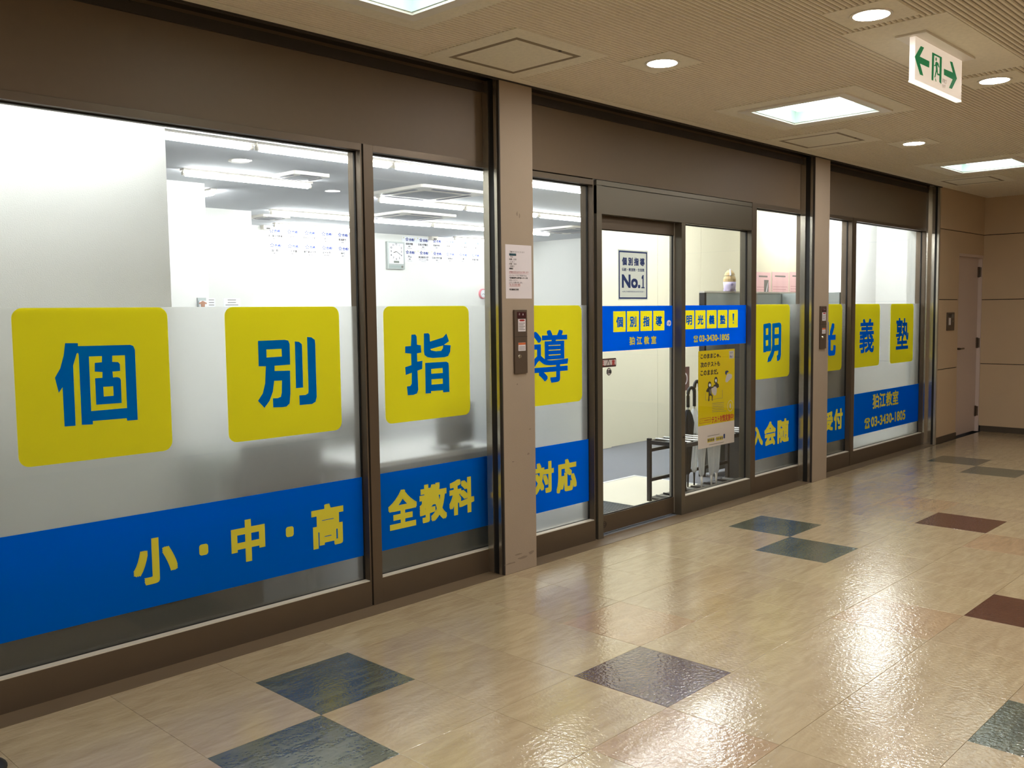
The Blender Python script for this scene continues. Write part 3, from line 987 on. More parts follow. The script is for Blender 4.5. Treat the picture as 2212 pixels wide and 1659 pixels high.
def band(x0, x1, label, items, weight=.008, zz=(0.254, 0.652)):
    t = thing('window_band', label, 'window banner', ((x0 + x1) / 2, YS, zz[0]), 'blue bands along the shop windows')
    box('blue_strip', x0, x1, YS - 0.0008, YS - 0.0001, zz[0], zz[1], M_BLUE, t)
    it = []
    for s, r in items: it.append((s, r[0], r[1], r[2], r[3], weight if s not in '・☎' else 0))
    for k in it:
        if k[0] == '・':
            cx, cz = (k[1] + k[2]) / 2, (k[3] + k[4]) / 2
            B().prism(rounded(cx - .021, cx + .021, cz - .024, cz + .024, .012), 1, YS - .0016, YS - .0009).build('dot', M_YELL, t)
        else:
            lettering('character', [k], M_YELL, t, 1, YS - 0.0015)
    return t


Z3 = ZM(0, 1100, 2.765)
R = lambda zm, *a: rect_on(zm, *a, YS)
band(-1.68, 0.905, 'blue band reading 小・中・高 along the leftmost window', [('小', R(Z3, 793, 170, 1060, 443)), ('・', R(Z3, 1190, 212, 1242, 270)), ('中', R(Z3, 1380, 60, 1583, 312)), ('・', R(Z3, 1708, 108, 1752, 160)), ('高', R(Z2, 1860, 1238, 2052, 1495))])
band(0.996, 1.855, 'blue band reading 全教科 along the second window', [('全', R(Z5, 262, 1115, 430, 1340)), ('教', R(Z5, 443, 1080, 602, 1300)), ('科', R(Z5, 615, 1050, 760, 1258))])
band(1.919, 2.693, 'blue band reading 対応 along the window left of the door', [('対', R(Z5, 1102, 958, 1220, 1140)), ('応', R(Z5, 1235, 940, 1352, 1130))])
band(4.736, 5.573, 'blue band reading 入会随 along the window right of the door', [('入', R(Z16, 92, 1160, 172, 1312)), ('会', R(Z16, 183, 1120, 272, 1308)), ('随', R(Z16, 285, 1098, 373, 1285))])
band(5.637, 6.453, 'blue band reading 受付 behind the farther pillar', [('受', R(Z16, 648, 1045, 718, 1195)), ('付', R(Z16, 725, 1020, 793, 1182))])

PHONE = [[(0, .62), (.02, .82), (.12, .93), (.3, 1), (.7, 1), (.88, .93), (.98, .82), (1, .62), (.97, .57), (.72, .60), (.70, .80), (.62, .84), (.62, .90), (.55, .90), (.55, .84), (.45, .84), (.45, .90), (.38, .90), (.38, .84), (.30, .80), (.28, .60), (.03, .57)],
         [(.33, .74), (.67, .74), (.74, .50), (.90, .22), (.90, .0), (.10, .0), (.10, .22), (.26, .50)]]


def phone(parent, x0, x1, z0, z1, y, material):
    ps = [[(x0 + a * (x1 - x0), z0 + b * (z1 - z0)) for a, b in q] for q in PHONE]
    cx, cz, rr = (x0 + x1) / 2, z0 + .36 * (z1 - z0), .14 * (x1 - x0)
    ps.append(ellipse(cx, cz, rr, rr, 12))
    return outline('telephone_symbol', ps, material, parent, y)


t = band(6.56, 8.255, 'blue band reading 狛江教室 with telephone number on the farthest window', [])
a, b_ = hit(*ZW7(232, 1175), 1, YS), hit(*ZW7(525, 1130), 1, YS)
ztop, zbot = hit(*ZW7(265, 1092), 1, YS).z, hit(*ZW7(265, 1256), 1, YS).z
n = 4
pw = (b_.x - a.x) / n
lettering('classroom_name', [(c, a.x + k * pw, a.x + (k + .93) * pw, zbot, ztop, .004) for k, c in enumerate('狛江教室')], M_YELL, t, 1, YS - .0015)
r_ = rect_on(ZW7, 140, 1362, 203, 1480, YS)
phone(t, r_[0], r_[1], r_[2], r_[3], YS - .0015, M_YELL)
a, b_ = hit(*ZW7(215, 1400), 1, YS), hit(*ZW7(597, 1330), 1, YS)
ztop, zbot = hit(*ZW7(235, 1347), 1, YS).z, hit(*ZW7(235, 1460), 1, YS).z
lettering('telephone_number', [('03-3430-1805', a.x, b_.x, zbot, ztop, .004)], M_YELL, t, 1, YS - .0015)

# ---- door and sidelight bands
ZD = ZM(1300, 520, 6.381)


def small_squares(t, y, chars, xs, wd, z0, z1):
    for ch, x in zip(chars, xs):
        q = B().prism(rounded(x, x + wd, z0, z1, .009, 3), 1, y - .0012, y - .0002).build('yellow_square', M_YEL, t)
        if ch == '!':
            cx = x + wd / 2
            flat('character', [(cx - .012, z1 - .028), (cx + .012, z1 - .028), (cx + .006, z0 + .052), (cx - .006, z0 + .052)], M_BLUEL, q, y - .0015)
            flat('exclamation_dot', [(cx - .006, z0 + .030), (cx + .006, z0 + .030), (cx + .006, z0 + .042), (cx - .006, z0 + .042)], M_BLUEL, q, y - .0015)
        else:
            lettering('character', [(ch, x + .03, x + wd - .03, z0 + .03, z1 - .035, .0026)], M_BLUEL, q, 1, y - .002)


DY = LY + 0.002
t = thing('door_band', 'blue band with four yellow squares across the sliding glass door', 'window banner', (3.2, DY, 1.19))
k_ = (DY - CAM.y) / (YG - CAM.y)
sx = lambda x: CAM.x + (x - CAM.x) * k_
sz = lambda z: CAM.z + (z - CAM.z) * k_
def cut_strip(x0, x1, z0, z1, y, xs, wd, a0, a1, t):
    b = B().box(x0, x1, y - .0008, y - .0001, z0, a0).box(x0, x1, y - .0008, y - .0001, a1, z1)
    e = [x0] + [v for x in xs for v in (x, x + wd)] + [x1]
    for p, q in zip(e[0::2], e[1::2]):
        if q > p: b.box(p, q, y - .0008, y - .0001, a0, a1)
    b.build('blue_strip', M_BLUE, t)


cut_strip(lf0 + .002, lf1 - .006, sz(1.201), sz(1.494), DY, [sx(v) for v in (2.953, 3.101, 3.251, 3.399)], .134, sz(1.324), sz(1.459), t)
small_squares(t, DY, '個別指導', [sx(v) for v in (2.953, 3.101, 3.251, 3.399)], .134, sz(1.324), sz(1.459))
r_ = rect_on(ZD, 893, 1095, 952, 1177, DY)
lettering('particle', [('の', r_[0], r_[1], r_[2], r_[3], .003)], M_DESK, t, 1, DY - .0015)
a, b_ = hit(*ZD(378, 1378), 1, DY), hit(*ZD(752, 1362), 1, DY)
ztop, zbot = hit(*ZD(410, 1325), 1, DY).z, hit(*ZD(410, 1438), 1, DY).z
pw = (b_.x - a.x + .02) / 4
lettering('classroom_name', [(c, a.x + k * pw, a.x + (k + .72) * pw, zbot, ztop, .0022) for k, c in enumerate('狛江教室')], M_YELL, t, 1, DY - .0015)
t = thing('door_band', 'blue band with five yellow squares and telephone number beside the sliding door', 'window banner', (4.2, YS, 1.19))
cut_strip(3.742, 4.645, 1.198, 1.495, YS, (3.776, 3.926, 4.079, 4.232, 4.386), .136, 1.324, 1.459, t)
small_squares(t, YS, '明光義塾!', (3.776, 3.926, 4.079, 4.232, 4.386), .136, 1.324, 1.459)
r_ = rect_on(ZD, 1262, 1308, 1325, 1400, YS)
phone(t, r_[0], r_[1], r_[2], r_[3], YS - .0015, M_YELL)
a, b_ = hit(*ZD(1340, 1350), 1, YS), hit(*ZD(1756, 1330), 1, YS)
ztop, zbot = hit(*ZD(1360, 1302), 1, YS).z, hit(*ZD(1360, 1392), 1, YS).z
lettering('telephone_number', [('03-3430-1805', a.x, b_.x, zbot, ztop, .0025)], M_YELL, t, 1, YS - .0015)

# ---- No.1 plate on the door
r_ = rect_on(ZD, 222, 130, 632, 818, DY)
t = thing('ranking_sign', 'white sign with blue border reading No.1 on the sliding door', 'sign', ((r_[0] + r_[1]) / 2, DY, r_[2]))
x0, x1, z0, z1 = r_
M_SIGNW = film_mat('sign_plate', C(236, 238, 232), 0.1, 0.3, 1.3, C(232, 234, 228), 0.55)
box('plate', x0, x1, DY - .001, DY - .0001, z0, z1, M_SIGNW, t)
w_ = x1 - x0
h_ = z1 - z0
for a in ((x0 + .008, x1 - .008, z1 - .018, z1 - .008), (x0 + .008, x1 - .008, z0 + .008, z0 + .018), (x0 + .008, x0 + .018, z0 + .018, z1 - .018), (x1 - .018, x1 - .008, z0 + .018, z1 - .018)):
    box('border', a[0], a[1], DY - .0016, DY - .001, a[2], a[3], M_NAVY, t)
X = lambda a: x0 + w_ * a
Z = lambda b: z1 - h_ * b
lettering('heading', [(c, X(.13 + .2 * k), X(.13 + .2 * k + .155), Z(.31), Z(.15), .0024) for k, c in enumerate('個別指導')], M_NAVY, t, 1, DY - .0018)
lettering('subheading', [('伝統・教室数・生徒数', X(.12), X(.88), Z(.425), Z(.36), .0006)], M_NAVY, t, 1, DY - .0018)
lettering('number_one', [('No.', X(.12), X(.735), Z(.76), Z(.49), .0045)], M_NAVY, t, 1, DY - .0018)
flat('numeral', [(X(a), Z(b)) for a, b in ((.785, .53), (.785, .575), (.815, .565), (.815, .735), (.775, .735), (.775, .76), (.88, .76), (.88, .735), (.85, .735), (.85, .49), (.825, .49))], M_NAVY, t, DY - .0016)
lettering('small_print', [('※(株)日本教育経営総合研究所調べ', X(.13), X(.88), Z(.85), Z(.815), 0)], M_INKB, t, 1, DY - .0018)

# ---- caution stickers on the door
ZC1 = ZM(1290, 760, 4.61)
r_ = rect_on(ZC1, 26, 66, 188, 152, DY)
t = thing('caution_sticker', 'dark red edged caution sticker on the sliding door', 'sticker', ((r_[0] + r_[1]) / 2, DY, r_[2]))
x0, x1, z0, z1 = max(r_[0], lf0 + .001), r_[1], r_[2], r_[3]
B().prism(rounded(x0, x1, z0, z1, .008, 3), 1, DY - .0008, DY - .0001).build('edge', mat('dark_maroon_print', C(72, 40, 40), 0.6), t)
box('plate', x0 + .004, x1 - .005, DY - .0012, DY - .0008, z0 + .012, z1 - .010, mat('sticker_grey', C(196, 186, 184), 0.6), t)
zc = (z0 + z1) / 2
lettering('caution_lettering', [('注', x0 + .012, x0 + .042, zc - .018, zc + .018, .001), ('意', x1 - .048, x1 - .014, zc - .018, zc + .018, .001)], M_INKR, t, 1, DY - .0016)
cx = (x0 + x1) / 2 + .002
outline('triangle', [[(cx - .024, zc - .02), (cx + .024, zc - .02), (cx, zc + .024)], [(cx - .017, zc - .016), (cx + .017, zc - .016), (cx, zc + .015)]], M_INK, t, DY - .0016)
r_ = rect_on(ZC1, 92, 160, 141, 235, DY)
t = thing('round_sticker', 'small round black sticker below the caution sticker on the door', 'sticker', ((r_[0] + r_[1]) / 2, DY, r_[2]))
cx, cz, rr = (r_[0] + r_[1]) / 2, (r_[2] + r_[3]) / 2, (r_[3] - r_[2]) / 2
B().prism(ellipse(cx, cz, rr, rr), 1, DY - .0008, DY - .0001).build('disc', M_INK, t)
B().prism(ellipse(cx, cz, rr * .8, rr * .8), 1, DY - .0012, DY - .0008).build('inner_disc', MATS['sticker_grey'], t)
lettering('round_lettering', [('自動', cx - .026, cx + .026, cz - .013, cz + .013, .0012)], M_INK, t, 1, DY - .0016)

# ---- poster hung inside the sidelight
PY = YG + 0.014
ZP = ZM(1480, 740, 4.879)
ZQ = ZM(1480, 740, 10.37)
a, b_ = hit(*ZP(138, 500), 1, PY), hit(*ZP(520, 500), 1, PY)
px0, px1, pz0, pz1, pzm = a.x, b_.x, 0.434, 1.160, 0.605
t = thing('poster', 'yellow and white poster inside the glass beside the sliding door', 'poster', ((px0 + px1) / 2, PY, pz0))
M_POSTY = film_mat('poster_yellow', C(214, 196, 40), 0.0, 0.5, 1.2, C(222, 202, 40))
M_POSTW = film_mat('poster_white', C(226, 214, 206), 0.0, 0.5, 1.2, C(226, 214, 206))
box('sheet', px0, px1, PY, PY + .0006, pz0, pzm, M_POSTW, t)
box('yellow_field', px0, px1, PY, PY + .0006, pzm, pz1, M_POSTY, t)
py = PY - .0003
yl = []
for s, L_, T_, R_, B_ in (('このままじゃ、', 345, 238, 795, 358), ('次のテストも', 345, 418, 780, 552), ('このままだ。', 345, 602, 740, 735)):
    a0, a1, b0, b1 = rect_on(ZQ, L_, T_ + 5, R_, B_ - 5, py)
    yl.append((s, a0, a1, b0, b1, .0016))
lettering('headline', yl, M_INK, t, 1, py)
pq = lambda pts: [(lambda p: (p.x, p.z))(hit(*ZQ(a, b), 1, py)) for a, b in pts]
f1 = flat('figure', pq([(510, 960), (520, 890), (550, 868), (580, 890), (590, 960), (580, 1000), (640, 975), (640, 1000), (585, 1030), (590, 1150), (620, 1190), (610, 1280), (622, 1300), (600, 1302), (596, 1200), (570, 1185), (545, 1200), (545, 1290), (535, 1315), (515, 1312), (525, 1200), (525, 1110), (490, 1112), (468, 1090), (495, 1030), (515, 1015)]), M_INK, t, py, .0003)
flat('face', pq([(528, 945), (545, 915), (570, 925), (578, 960), (560, 990), (535, 980)]), M_CERT, f1, py - .0004, .0003)
flat('shirt', pq([(545, 1050), (575, 1045), (580, 1140), (550, 1145)]), M_INKG, f1, py - .0004, .0003)
f2 = flat('figure', pq([(650, 860), (665, 780), (692, 766), (718, 785), (728, 850), (715, 900), (752, 935), (758, 990), (715, 1025), (690, 985), (640, 985), (635, 955), (680, 930), (655, 900)]), M_INK, t, py, .0003)
flat('face', pq([(665, 845), (685, 810), (708, 830), (705, 880), (685, 895)]), M_CERT, f2, py - .0004, .0003)
flat('bag', pq([(585, 1035), (640, 985), (710, 985), (705, 1110), (690, 1175), (650, 1185), (600, 1120)]), M_PAPER, t, py, .0002)
flat('figure_pale', pq([(905, 820), (935, 720), (985, 690), (1050, 720), (1045, 790), (980, 850), (945, 890), (905, 885)]), M_PAPER, t, py, .0002)
flat('hair', pq([(893, 690), (900, 640), (940, 622), (985, 650), (940, 680), (920, 735)]), M_NAVY, t, py - .0002, .0002)
flat('seat_line', pq([(455, 1120), (460, 1120), (462, 1290), (830, 1240), (830, 1060), (836, 1060), (836, 1246), (455, 1297)]), M_INKG, t, py, .0002)
for k in range(6):
    p_ = pq([(605, 1360 + 38 * k), (870 if k < 5 else 920, 1335 + 38 * k), (870 if k < 5 else 920, 1344 + 38 * k), (605, 1369 + 38 * k)])
    flat('print_line', p_, M_INKG, t, py, .0002)
o_ = pq([(1012, 1415)])[0]
outline('seal', [ellipse(o_[0], o_[1], .04, .043, 24), ellipse(o_[0], o_[1], .036, .039, 24)], M_PAPER, t, py)
outline('seal_leaf', [ellipse(o_[0], o_[1], .012, .02, 12)], M_PAPER, t, py)
q_ = pq([(985, 190), (1092, 180), (1092, 352), (990, 362)])
bd = flat('corner_badge', q_, M_PAPER, t, py, .0002)
a0, a1, b0, b1 = rect_on(ZQ, 1000, 280, 1062, 335, py)
lettering('badge_lettering', [('No.1', a0, a1, b0, b1, .0005), ('個別指導', a0, a1 + .003, b1 + .012, b1 + .024, 0)], M_INKB, bd, 1, py - .0004)
a0, a1, b0, b1 = rect_on(ZP, 280, 765, 512, 828, py)
lettering('red_headline', [('テスト対策実施中!', a0, a1, b0 - .004, b1 + .004, .0016)], mat('red_orange_print', C(190, 66, 30), 0.7), t, 1, py)
a0, a1, b0, b1 = rect_on(ZP, 150, 796, 272, 846, py)
outline('red_box', [[(a0, b0), (a1, b0), (a1, b1), (a0, b1)], [(a0 + .003, b0 + .003), (a1 - .003, b0 + .003), (a1 - .003, b1 - .003), (a0 + .003, b1 - .003)]], MATS['red_orange_print'], t, py)
lettering('red_note', [('小・中・高全教科対応', a0 + .008, a1 - .008, b0 + .014, b1 - .014, .0004)], MATS['red_orange_print'], t, 1, py)
a0, a1, b0, b1 = rect_on(ZP, 236, 992, 400, 1044, py)
pw = (a1 - a0) / 9
for k in range(9):
    if k == 4: continue
    sq = flat('yellow_square', [(a0 + k * pw, b0 + .004), (a0 + (k + .85) * pw, b0 + .004), (a0 + (k + .85) * pw, b1 - .004), (a0 + k * pw, b1 - .004)], M_POSTY, t, py, .0002)
    lettering('character', [('個別指導の明光義塾'[k], a0 + (k + .12) * pw, a0 + (k + .73) * pw, b0 + .011, b1 - .011, .0004)], M_INK, sq, 1, py - .0004)
lettering('logo_particle', [('の', a0 + 4.2 * pw, a0 + 4.7 * pw, b0 + .012, b1 - .014, 0)], M_INK, t, 1, py)
flat('navy_square', [(a1 + .004, b0 + .012), (a1 + .028, b0 + .012), (a1 + .028, b1 + .008), (a1 + .004, b1 + .008)], M_NAVY, t, py, .0002)
box('print_line', a0, a0 + .17, py - .0002, py, b1 + .012, b1 + .016, M_INKG, t)
box('print_line', a0 + .02, a1 + .01, py - .0002, py, b0 - .018, b0 - .014, M_INKG, t)

# ------------------------------------------------------------------ umbrella stand and umbrellas
ux0, ux1, uy0, uy1, uz = 3.925, 5.09, 0.56, 0.90, 0.49
t = thing('umbrella_stand', 'black metal umbrella stand with steel bars inside the entrance', 'umbrella stand', ((ux0 + ux1) / 2, 0.73, 0))
lw = 0.028
for x in (ux0, ux1 - lw):
    for yv in (uy0, uy1 - lw):
        box('leg', x, x + lw, yv, yv + lw, 0.006, uz, M_STEELK, t, 0.001)
for z0, z1 in ((0.445, 0.475), (0.385, 0.41), (0.155, 0.18)):
    for yv in ((uy0, uy1 - lw) if z0 > .4 else (uy1 - lw,)):
        box('long_rail', ux0 + lw, ux1 - lw, yv + .004, yv + lw - .004, z0, z1, M_STEELK, t)
for x in (ux0, ux1 - lw):
    box('end_rail', x + .004, x + lw - .004, uy0 + lw, uy1 - lw, 0.445, 0.475, M_STEELK, t)
n = 11
for k in range(1, n):
    x = ux0 + (ux1 - ux0) * k / n
    B().tube([(x, uy0 + .012, 0.478), (x, uy1 - .012, 0.478)], 0.006, 8).build('bar', M_STEELW, t)
box('drip_tray', ux0 + .01, ux1 - .01, uy0 + .01, uy1 - .01, 0.02, 0.035, M_STEELK, t)
for k in range(1, 12):
    x = ux0 + (ux1 - ux0) * k / 12
    box('tray_bar', x - .006, x + .006, uy0 + .02, uy1 - .02, 0.035, 0.045, M_STEELW if k % 2 else M_STEELK, t)


def umbrella(x, y, canopy, handle_mat, label, hz=0.80, tip=M_DARK, hook=True, rot=0.0, base=0.052, rmax=.045, dz=0):
    t = thing('umbrella', label, 'umbrella', (x, y, base), 'umbrellas in the stand')
    prof = [(0.008, base + .10), (0.018, base + .12), (rmax * .6, base + .25), (rmax * .85, base + .42), (rmax, base + .52), (rmax * .7, base + .58), (0.014, base + .62)]
    B().lathe(x, y, prof, 32, lambda k, z: 1 + .16 * math.sin(k * 2 * math.pi / 4) + .05 * math.sin(k * 2.3)).build('canopy', canopy, t, smooth=True)
    B().tube([(x, y, base), (x, y, base + .11)], [.006, .010], 10).build('ferrule', tip, t, smooth=True)
    B().tube([(x, y, base + .60), (x, y, hz - .06)], .007, 10).build('shaft', M_STEELW, t)
    if hook:
        c, s = math.cos(rot), math.sin(rot)
        R_ = 0.045
        path = [(x, y, base + .64), (x, y, hz - .02)]
        for k in range(0, 11):
            a = math.pi * k / 10
            d = R_ - R_ * math.cos(a)
            path.append((x + c * d, y + s * d, hz + R_ * math.sin(a)))
        path.append((x + c * 2 * R_, y + s * 2 * R_, hz - .035))
        B().tube(path, .0135, 12).build('handle', handle_mat, t, smooth=True)
    else:
        B().tube([(x, y, base + .62), (x, y, base + .72)], .012, 12).build('handle', handle_mat, t, smooth=True)
    B().tube([(x, y, base + .355), (x, y, base + .375)], rmax * .95, 20).build('strap', canopy, t)
    return t


umbrella(4.408, 0.845, M_KUMB, M_DARK, 'black umbrella with a curved black handle in the stand', 0.80, rot=0, rmax=.044)
umbrella(4.507, 0.85, M_CLEARV, M_DARK, 'clear vinyl umbrella with black handle next to the black umbrella', 0.845, rot=.1, rmax=.043)
umbrella(4.403, 0.715, M_CLEARV, M_WHITEM, 'whitish clear umbrella standing left below the poster', .76, M_WHITEM, False, rmax=.043)
umbrella(4.507, 0.69, M_CLEARV, M_WHITEM, 'whitish clear umbrella standing in the middle below the poster', .76, M_WHITEM, False, rmax=.044)
umbrella(4.613, 0.71, M_CLEARV, M_WHITEM, 'whitish clear umbrella standing right below the poster', .76, M_WHITEM, False, rmax=.042)

# ------------------------------------------------------------------ grey partition with the egg shaped ornament
t = thing('office_partition', 'grey office partition behind the windows right of the door', 'partition', (6.4, 1.17, 0))
for x0, x1 in ((5.12, 6.02), (6.02, 6.92), (6.92, 7.83)):
    box('partition_panel', x0 + .004, x1 - .004, 1.15, 1.19, 0.03, 1.61, M_GREY, t, 0.003)
box('top_rail', 5.12, 7.83, 1.145, 1.195, 1.61, 1.625, M_WHITEM, t)
for x in (5.12, 6.005, 6.905, 7.80):
    box('partition_post', x, x + .03, 1.143, 1.197, 0, 1.61, M_ALUL if x > 5.2 else M_DARK, t)
box('partition_panel', 6.50, 6.54, 0.56, 1.14, 0.03, 1.61, M_GREY, t, 0.003)
t = thing('storage_cabinet', 'low cabinet darkened for shade close behind the dark window right of the door', 'cabinet', (5.75, 0.8, 0))
box('cabinet_body', 5.22, 6.36, 0.66, 0.98, 0, 1.40, M_DARK, t, 0.003)  # near-black colour stands in for the unlit space behind the film
box('cabinet_door', 5.23, 5.785, 0.645, 0.66, 0.06, 1.38, M_DARK, t)
box('cabinet_door', 5.795, 6.35, 0.645, 0.66, 0.06, 1.38, M_DARK, t)
eg_ = thing('egg_ornament', 'egg shaped ornament with wooden top and lilac base on the partition', 'ornament', (5.58, 1.17, 1.625))
prof = [(.022, 1.626), (.042, 1.632), (.052, 1.65), (.055, 1.68), (.056, 1.71)]
B().lathe(5.58, 1.17, prof, 28).build('lilac_base', mat('lilac_plastic', C(214, 204, 236), 0.5), eg_, smooth=True)
for k in range(2):
    z0, z1, ra, rb_ = ((1.711, 1.764, .055, .047), (1.768, 1.815, .047, .024))[k]
    B().lathe(5.58, 1.17, [(ra, z0), ((ra + rb_) / 2 + .004, (z0 + z1) / 2), (rb_, z1 - .004), (rb_ * .7, z1)], 28, (lambda kk, z: 1 + .02 * (kk % 2))).build('wooden_shell', mat('pale_wood', C(206, 178, 130), 0.6, noise=0.12, nscale=60, stretch=(1, 1, .1)), eg_)
B().tube([(5.535, 1.135, 1.765), (5.553, 1.150, 1.822)], [.008, .006], 10).build('pale_ridge', M_CERT, eg_)
B().tube([(5.548, 1.128, 1.685), (5.544, 1.122, 1.685)], .011, 16).build('round_button', mat('lilac_dark', C(160, 148, 190), 0.5), eg_)
for sg in (-1, 1): B().tube([(5.58 + sg * .03, 1.17 - sg * .03, 1.625), (5.58 + sg * .035, 1.17 - sg * .035, 1.645)], [.014, .010], 10).build('foot', MATS['lilac_plastic'], eg_)

# pink notices on the entrance wall, seen over the partition
ZN = ZM(1260, 360, 4.148)
M_PINK = mat('pink_paper', C(240, 196, 196), 0.8)
ny = 2.897
for k, (L_, R_) in enumerate(((1545, 1683), (1690, 1842), (1848, 1995))):
    xa, xb = hit(*ZN(L_, 1000), 1, ny).x, hit(*ZN(R_, 1000), 1, ny).x
    zt = hit(*ZN((L_ + R_) / 2, 946), 1, ny).z
    t = thing('pink_notice', ('leftmost', 'middle', 'rightmost')[k] + ' of the three pink notices above the partition', 'notice', ((xa + xb) / 2, ny, zt - .58), 'pink notices on the entrance wall')
    box('sheet', xa, xb - .01, ny - .001, ny, zt - .58, zt, M_PINK, t)
    box('heading', xa + .08, xb - .1, ny - .0015, ny - .001, zt - .065, zt - .045, M_INKG, t)
    for q in range(8):
        box('print_line', xa + .03, xb - .05 - .03 * (q % 3), ny - .0013, ny - .001, zt - .2 - .035 * q, zt - .193 - .035 * q, mat('pink_ink', C(206, 150, 152), 0.8), t)
    if k == 0:
        pc = box('picture', xb - .19, xb - .07, ny - .0015, ny - .001, zt - .33, zt - .1, M_INKG, t)
        B().prism([(xb - .16, zt - .31), (xb - .13, zt - .31), (xb - .08, zt - .12), (xb - .12, zt - .2)], 1, ny - .002, ny - .0015).build('picture_streak', M_CERT, pc)
    if k == 2:
        outline('blue_arch', [[(xb - .20, zt - .31), (xb - .20, zt - .16), (xb - .17, zt - .11), (xb - .1, zt - .1), (xb - .04, zt - .13), (xb - .03, zt - .31), (xb - .08, zt - .31), (xb - .09, zt - .19), (xb - .14, zt - .19), (xb - .15, zt - .31)]], M_INKB, t, ny - .0015)
t = thing('wall_plate', 'small dark brown plate on the cream wall left of the umbrellas', 'sign', (7.55, 2.9, 1.0))
a = hit(1479, 818, 1, 2.9)
box('plate', a.x - .12, a.x + .09, 2.892, 2.9, a.z - .14, a.z + .14, mat('brown_plate', C(84, 52, 44), 0.5), t, .003)
outline('plate_mark', [ellipse(a.x, a.z, .05, .07, 20), ellipse(a.x, a.z, .03, .05, 20)], M_PAPER, t, 2.8915)

# ------------------------------------------------------------------ classroom lamps
KL = 1.0508


def lx(x): return CAM.x + (x - CAM.x) * KL
def ly(y): return CAM.y + (y - CAM.y) * KL


def lamp(a, b, label, group='ceiling lamps in the classroom'):
    """surface fluorescent lamp along a-b (floor plan points)"""
    (xa, ya), (xb, yb) = a, b
    d = Vector((xb - xa, yb - ya, 0)).normalized()
    nn = Vector((-d.y, d.x, 0))
    c = ((xa + xb) / 2, (ya + yb) / 2, ZI)
    t = thing('tube_lamp', label, 'ceiling lamp', c, group)
    z = 2.697
    bd = B()
    w0 = 0.035
    pts = [Vector((xa, ya, 0)) + nn * w0, Vector((xb, yb, 0)) + nn * w0, Vector((xb, yb, 0)) - nn * w0, Vector((xa, ya, 0)) - nn * w0]
    bd.prism([(p.x, p.y) for p in pts], 2, ZI - 0.018, ZI)
    bd.build('lamp_body', M_WHITEM, t)
    s0, s1 = Vector((xa, ya, z)) + d * .035, Vector((xb, yb, z)) - d * .035
    B().tube([s0, s1], 0.0225, 14).build('tube', M_TUBE, t, smooth=True)
    for e, q in ((Vector((xa, ya, z)), 1), (Vector((xb, yb, z)), -1)):
        B().tube([e + d * q * .002, e + d * q * .034], 0.018, 12).build('lamp_holder', M_WHITEM, t)
        p = e + d * q * .02
        bb = B()
        bb.box(p.x - .012, p.x + .012, p.y - .012, p.y + .012, z + .012, ZI - .018)
        bb.build('holder_bracket', M_WHITEM, t)
    return t


def lampx(x0, x1, y, label): return lamp((lx(x0), ly(y)), (lx(x1), ly(y)), label)


ORD = ('first', 'second', 'third', 'fourth')
for k, (x0, x1) in enumerate(((.46, 1.68), (1.70, 2.92), (2.94, 4.16), (4.18, 5.40))):
    lampx(x0, x1, 2.66, ORD[k] + ' tube lamp from the left in the row nearest the windows')
lampx(1.88, 3.137, 4.09, 'tube lamp with visible brackets seen through the leftmost window')
for k, (x0, x1) in enumerate(((4.24, 5.46), (5.48, 6.70), (6.72, 7.94))):
    lampx(x0, x1, 4.50, ORD[k] + ' tube lamp in the second row, beyond the nearer air conditioner')
for k, (x0, x1) in enumerate(((4.05, 5.27), (5.29, 6.51), (6.53, 7.75), (7.77, 8.9))):
    lampx(x0, x1, 6.24, ORD[k] + ' tube lamp from the left in the third classroom row')
lampx(4.94, 6.20, 7.58, 'tube lamp in front of the certificates seen through the leftmost window')
lampx(8.35, 9.5, 7.78, 'tube lamp in front of the right end of the certificates')
lamp((2.93, 5.48), (2.93, 6.75), 'short looking tube lamp beside the white wall corner, pointing away')
lamp((-2.0, 1.42), (-.75, 1.42), 'tube lamp above the leftmost window, hidden by its head rail', 'lamps hidden above the windows')
lamp((-.72, 1.42), (.53, 1.42), 'tube lamp above the right part of the leftmost window, hidden by its head rail', 'lamps hidden above the windows')
lamp((4.6, 2.1), (5.85, 2.1), 'unseen tube lamp added between the entrance and the cream wall, hidden by the door header', 'lamps hidden above the windows')  # added to brighten the cream wall
lamp((3.1, 1.75), (4.35, 1.75), 'unseen tube lamp added above the entrance, hidden by the door header', 'lamps hidden above the windows')  # added light for the entrance
lamp((5.9, 2.0), (7.15, 2.0), 'unseen tube lamp added behind the grey partition, hidden by the window head', 'lamps hidden above the windows')  # added to light the reception side, out of sight
H = 'lamps hidden above the windows'
lamp((7.0, 1.0), (8.25, 1.0), 'tube lamp above the farthest window, hidden by its head rail', H)
lamp((8.5, .95), (9.75, .95), 'unseen tube lamp added in the alcove behind the steel door wall, near its front', H)  # added to brighten the wall behind the farthest film
lamp((8.7, 1.45), (9.95, 1.45), 'unseen tube lamp added in the alcove behind the steel door wall, near its back', H)  # second added alcove lamp, for the same wall
lamp((8.6, 1.2), (9.85, 1.2), 'unseen tube lamp added in the middle of the alcove behind the steel door wall', H)  # third added alcove lamp, lifts the film further
lamp((4.5, 1.35), (5.75, 1.35), 'unseen tube lamp added above the umbrella stand, hidden by the door header', H)  # added fill for the view through the door
lamp((9.3, 2.4), (10.55, 2.4), 'unseen tube lamp added above the pink notices, hidden by the window head', H)  # added to brighten the wall around the pink notices



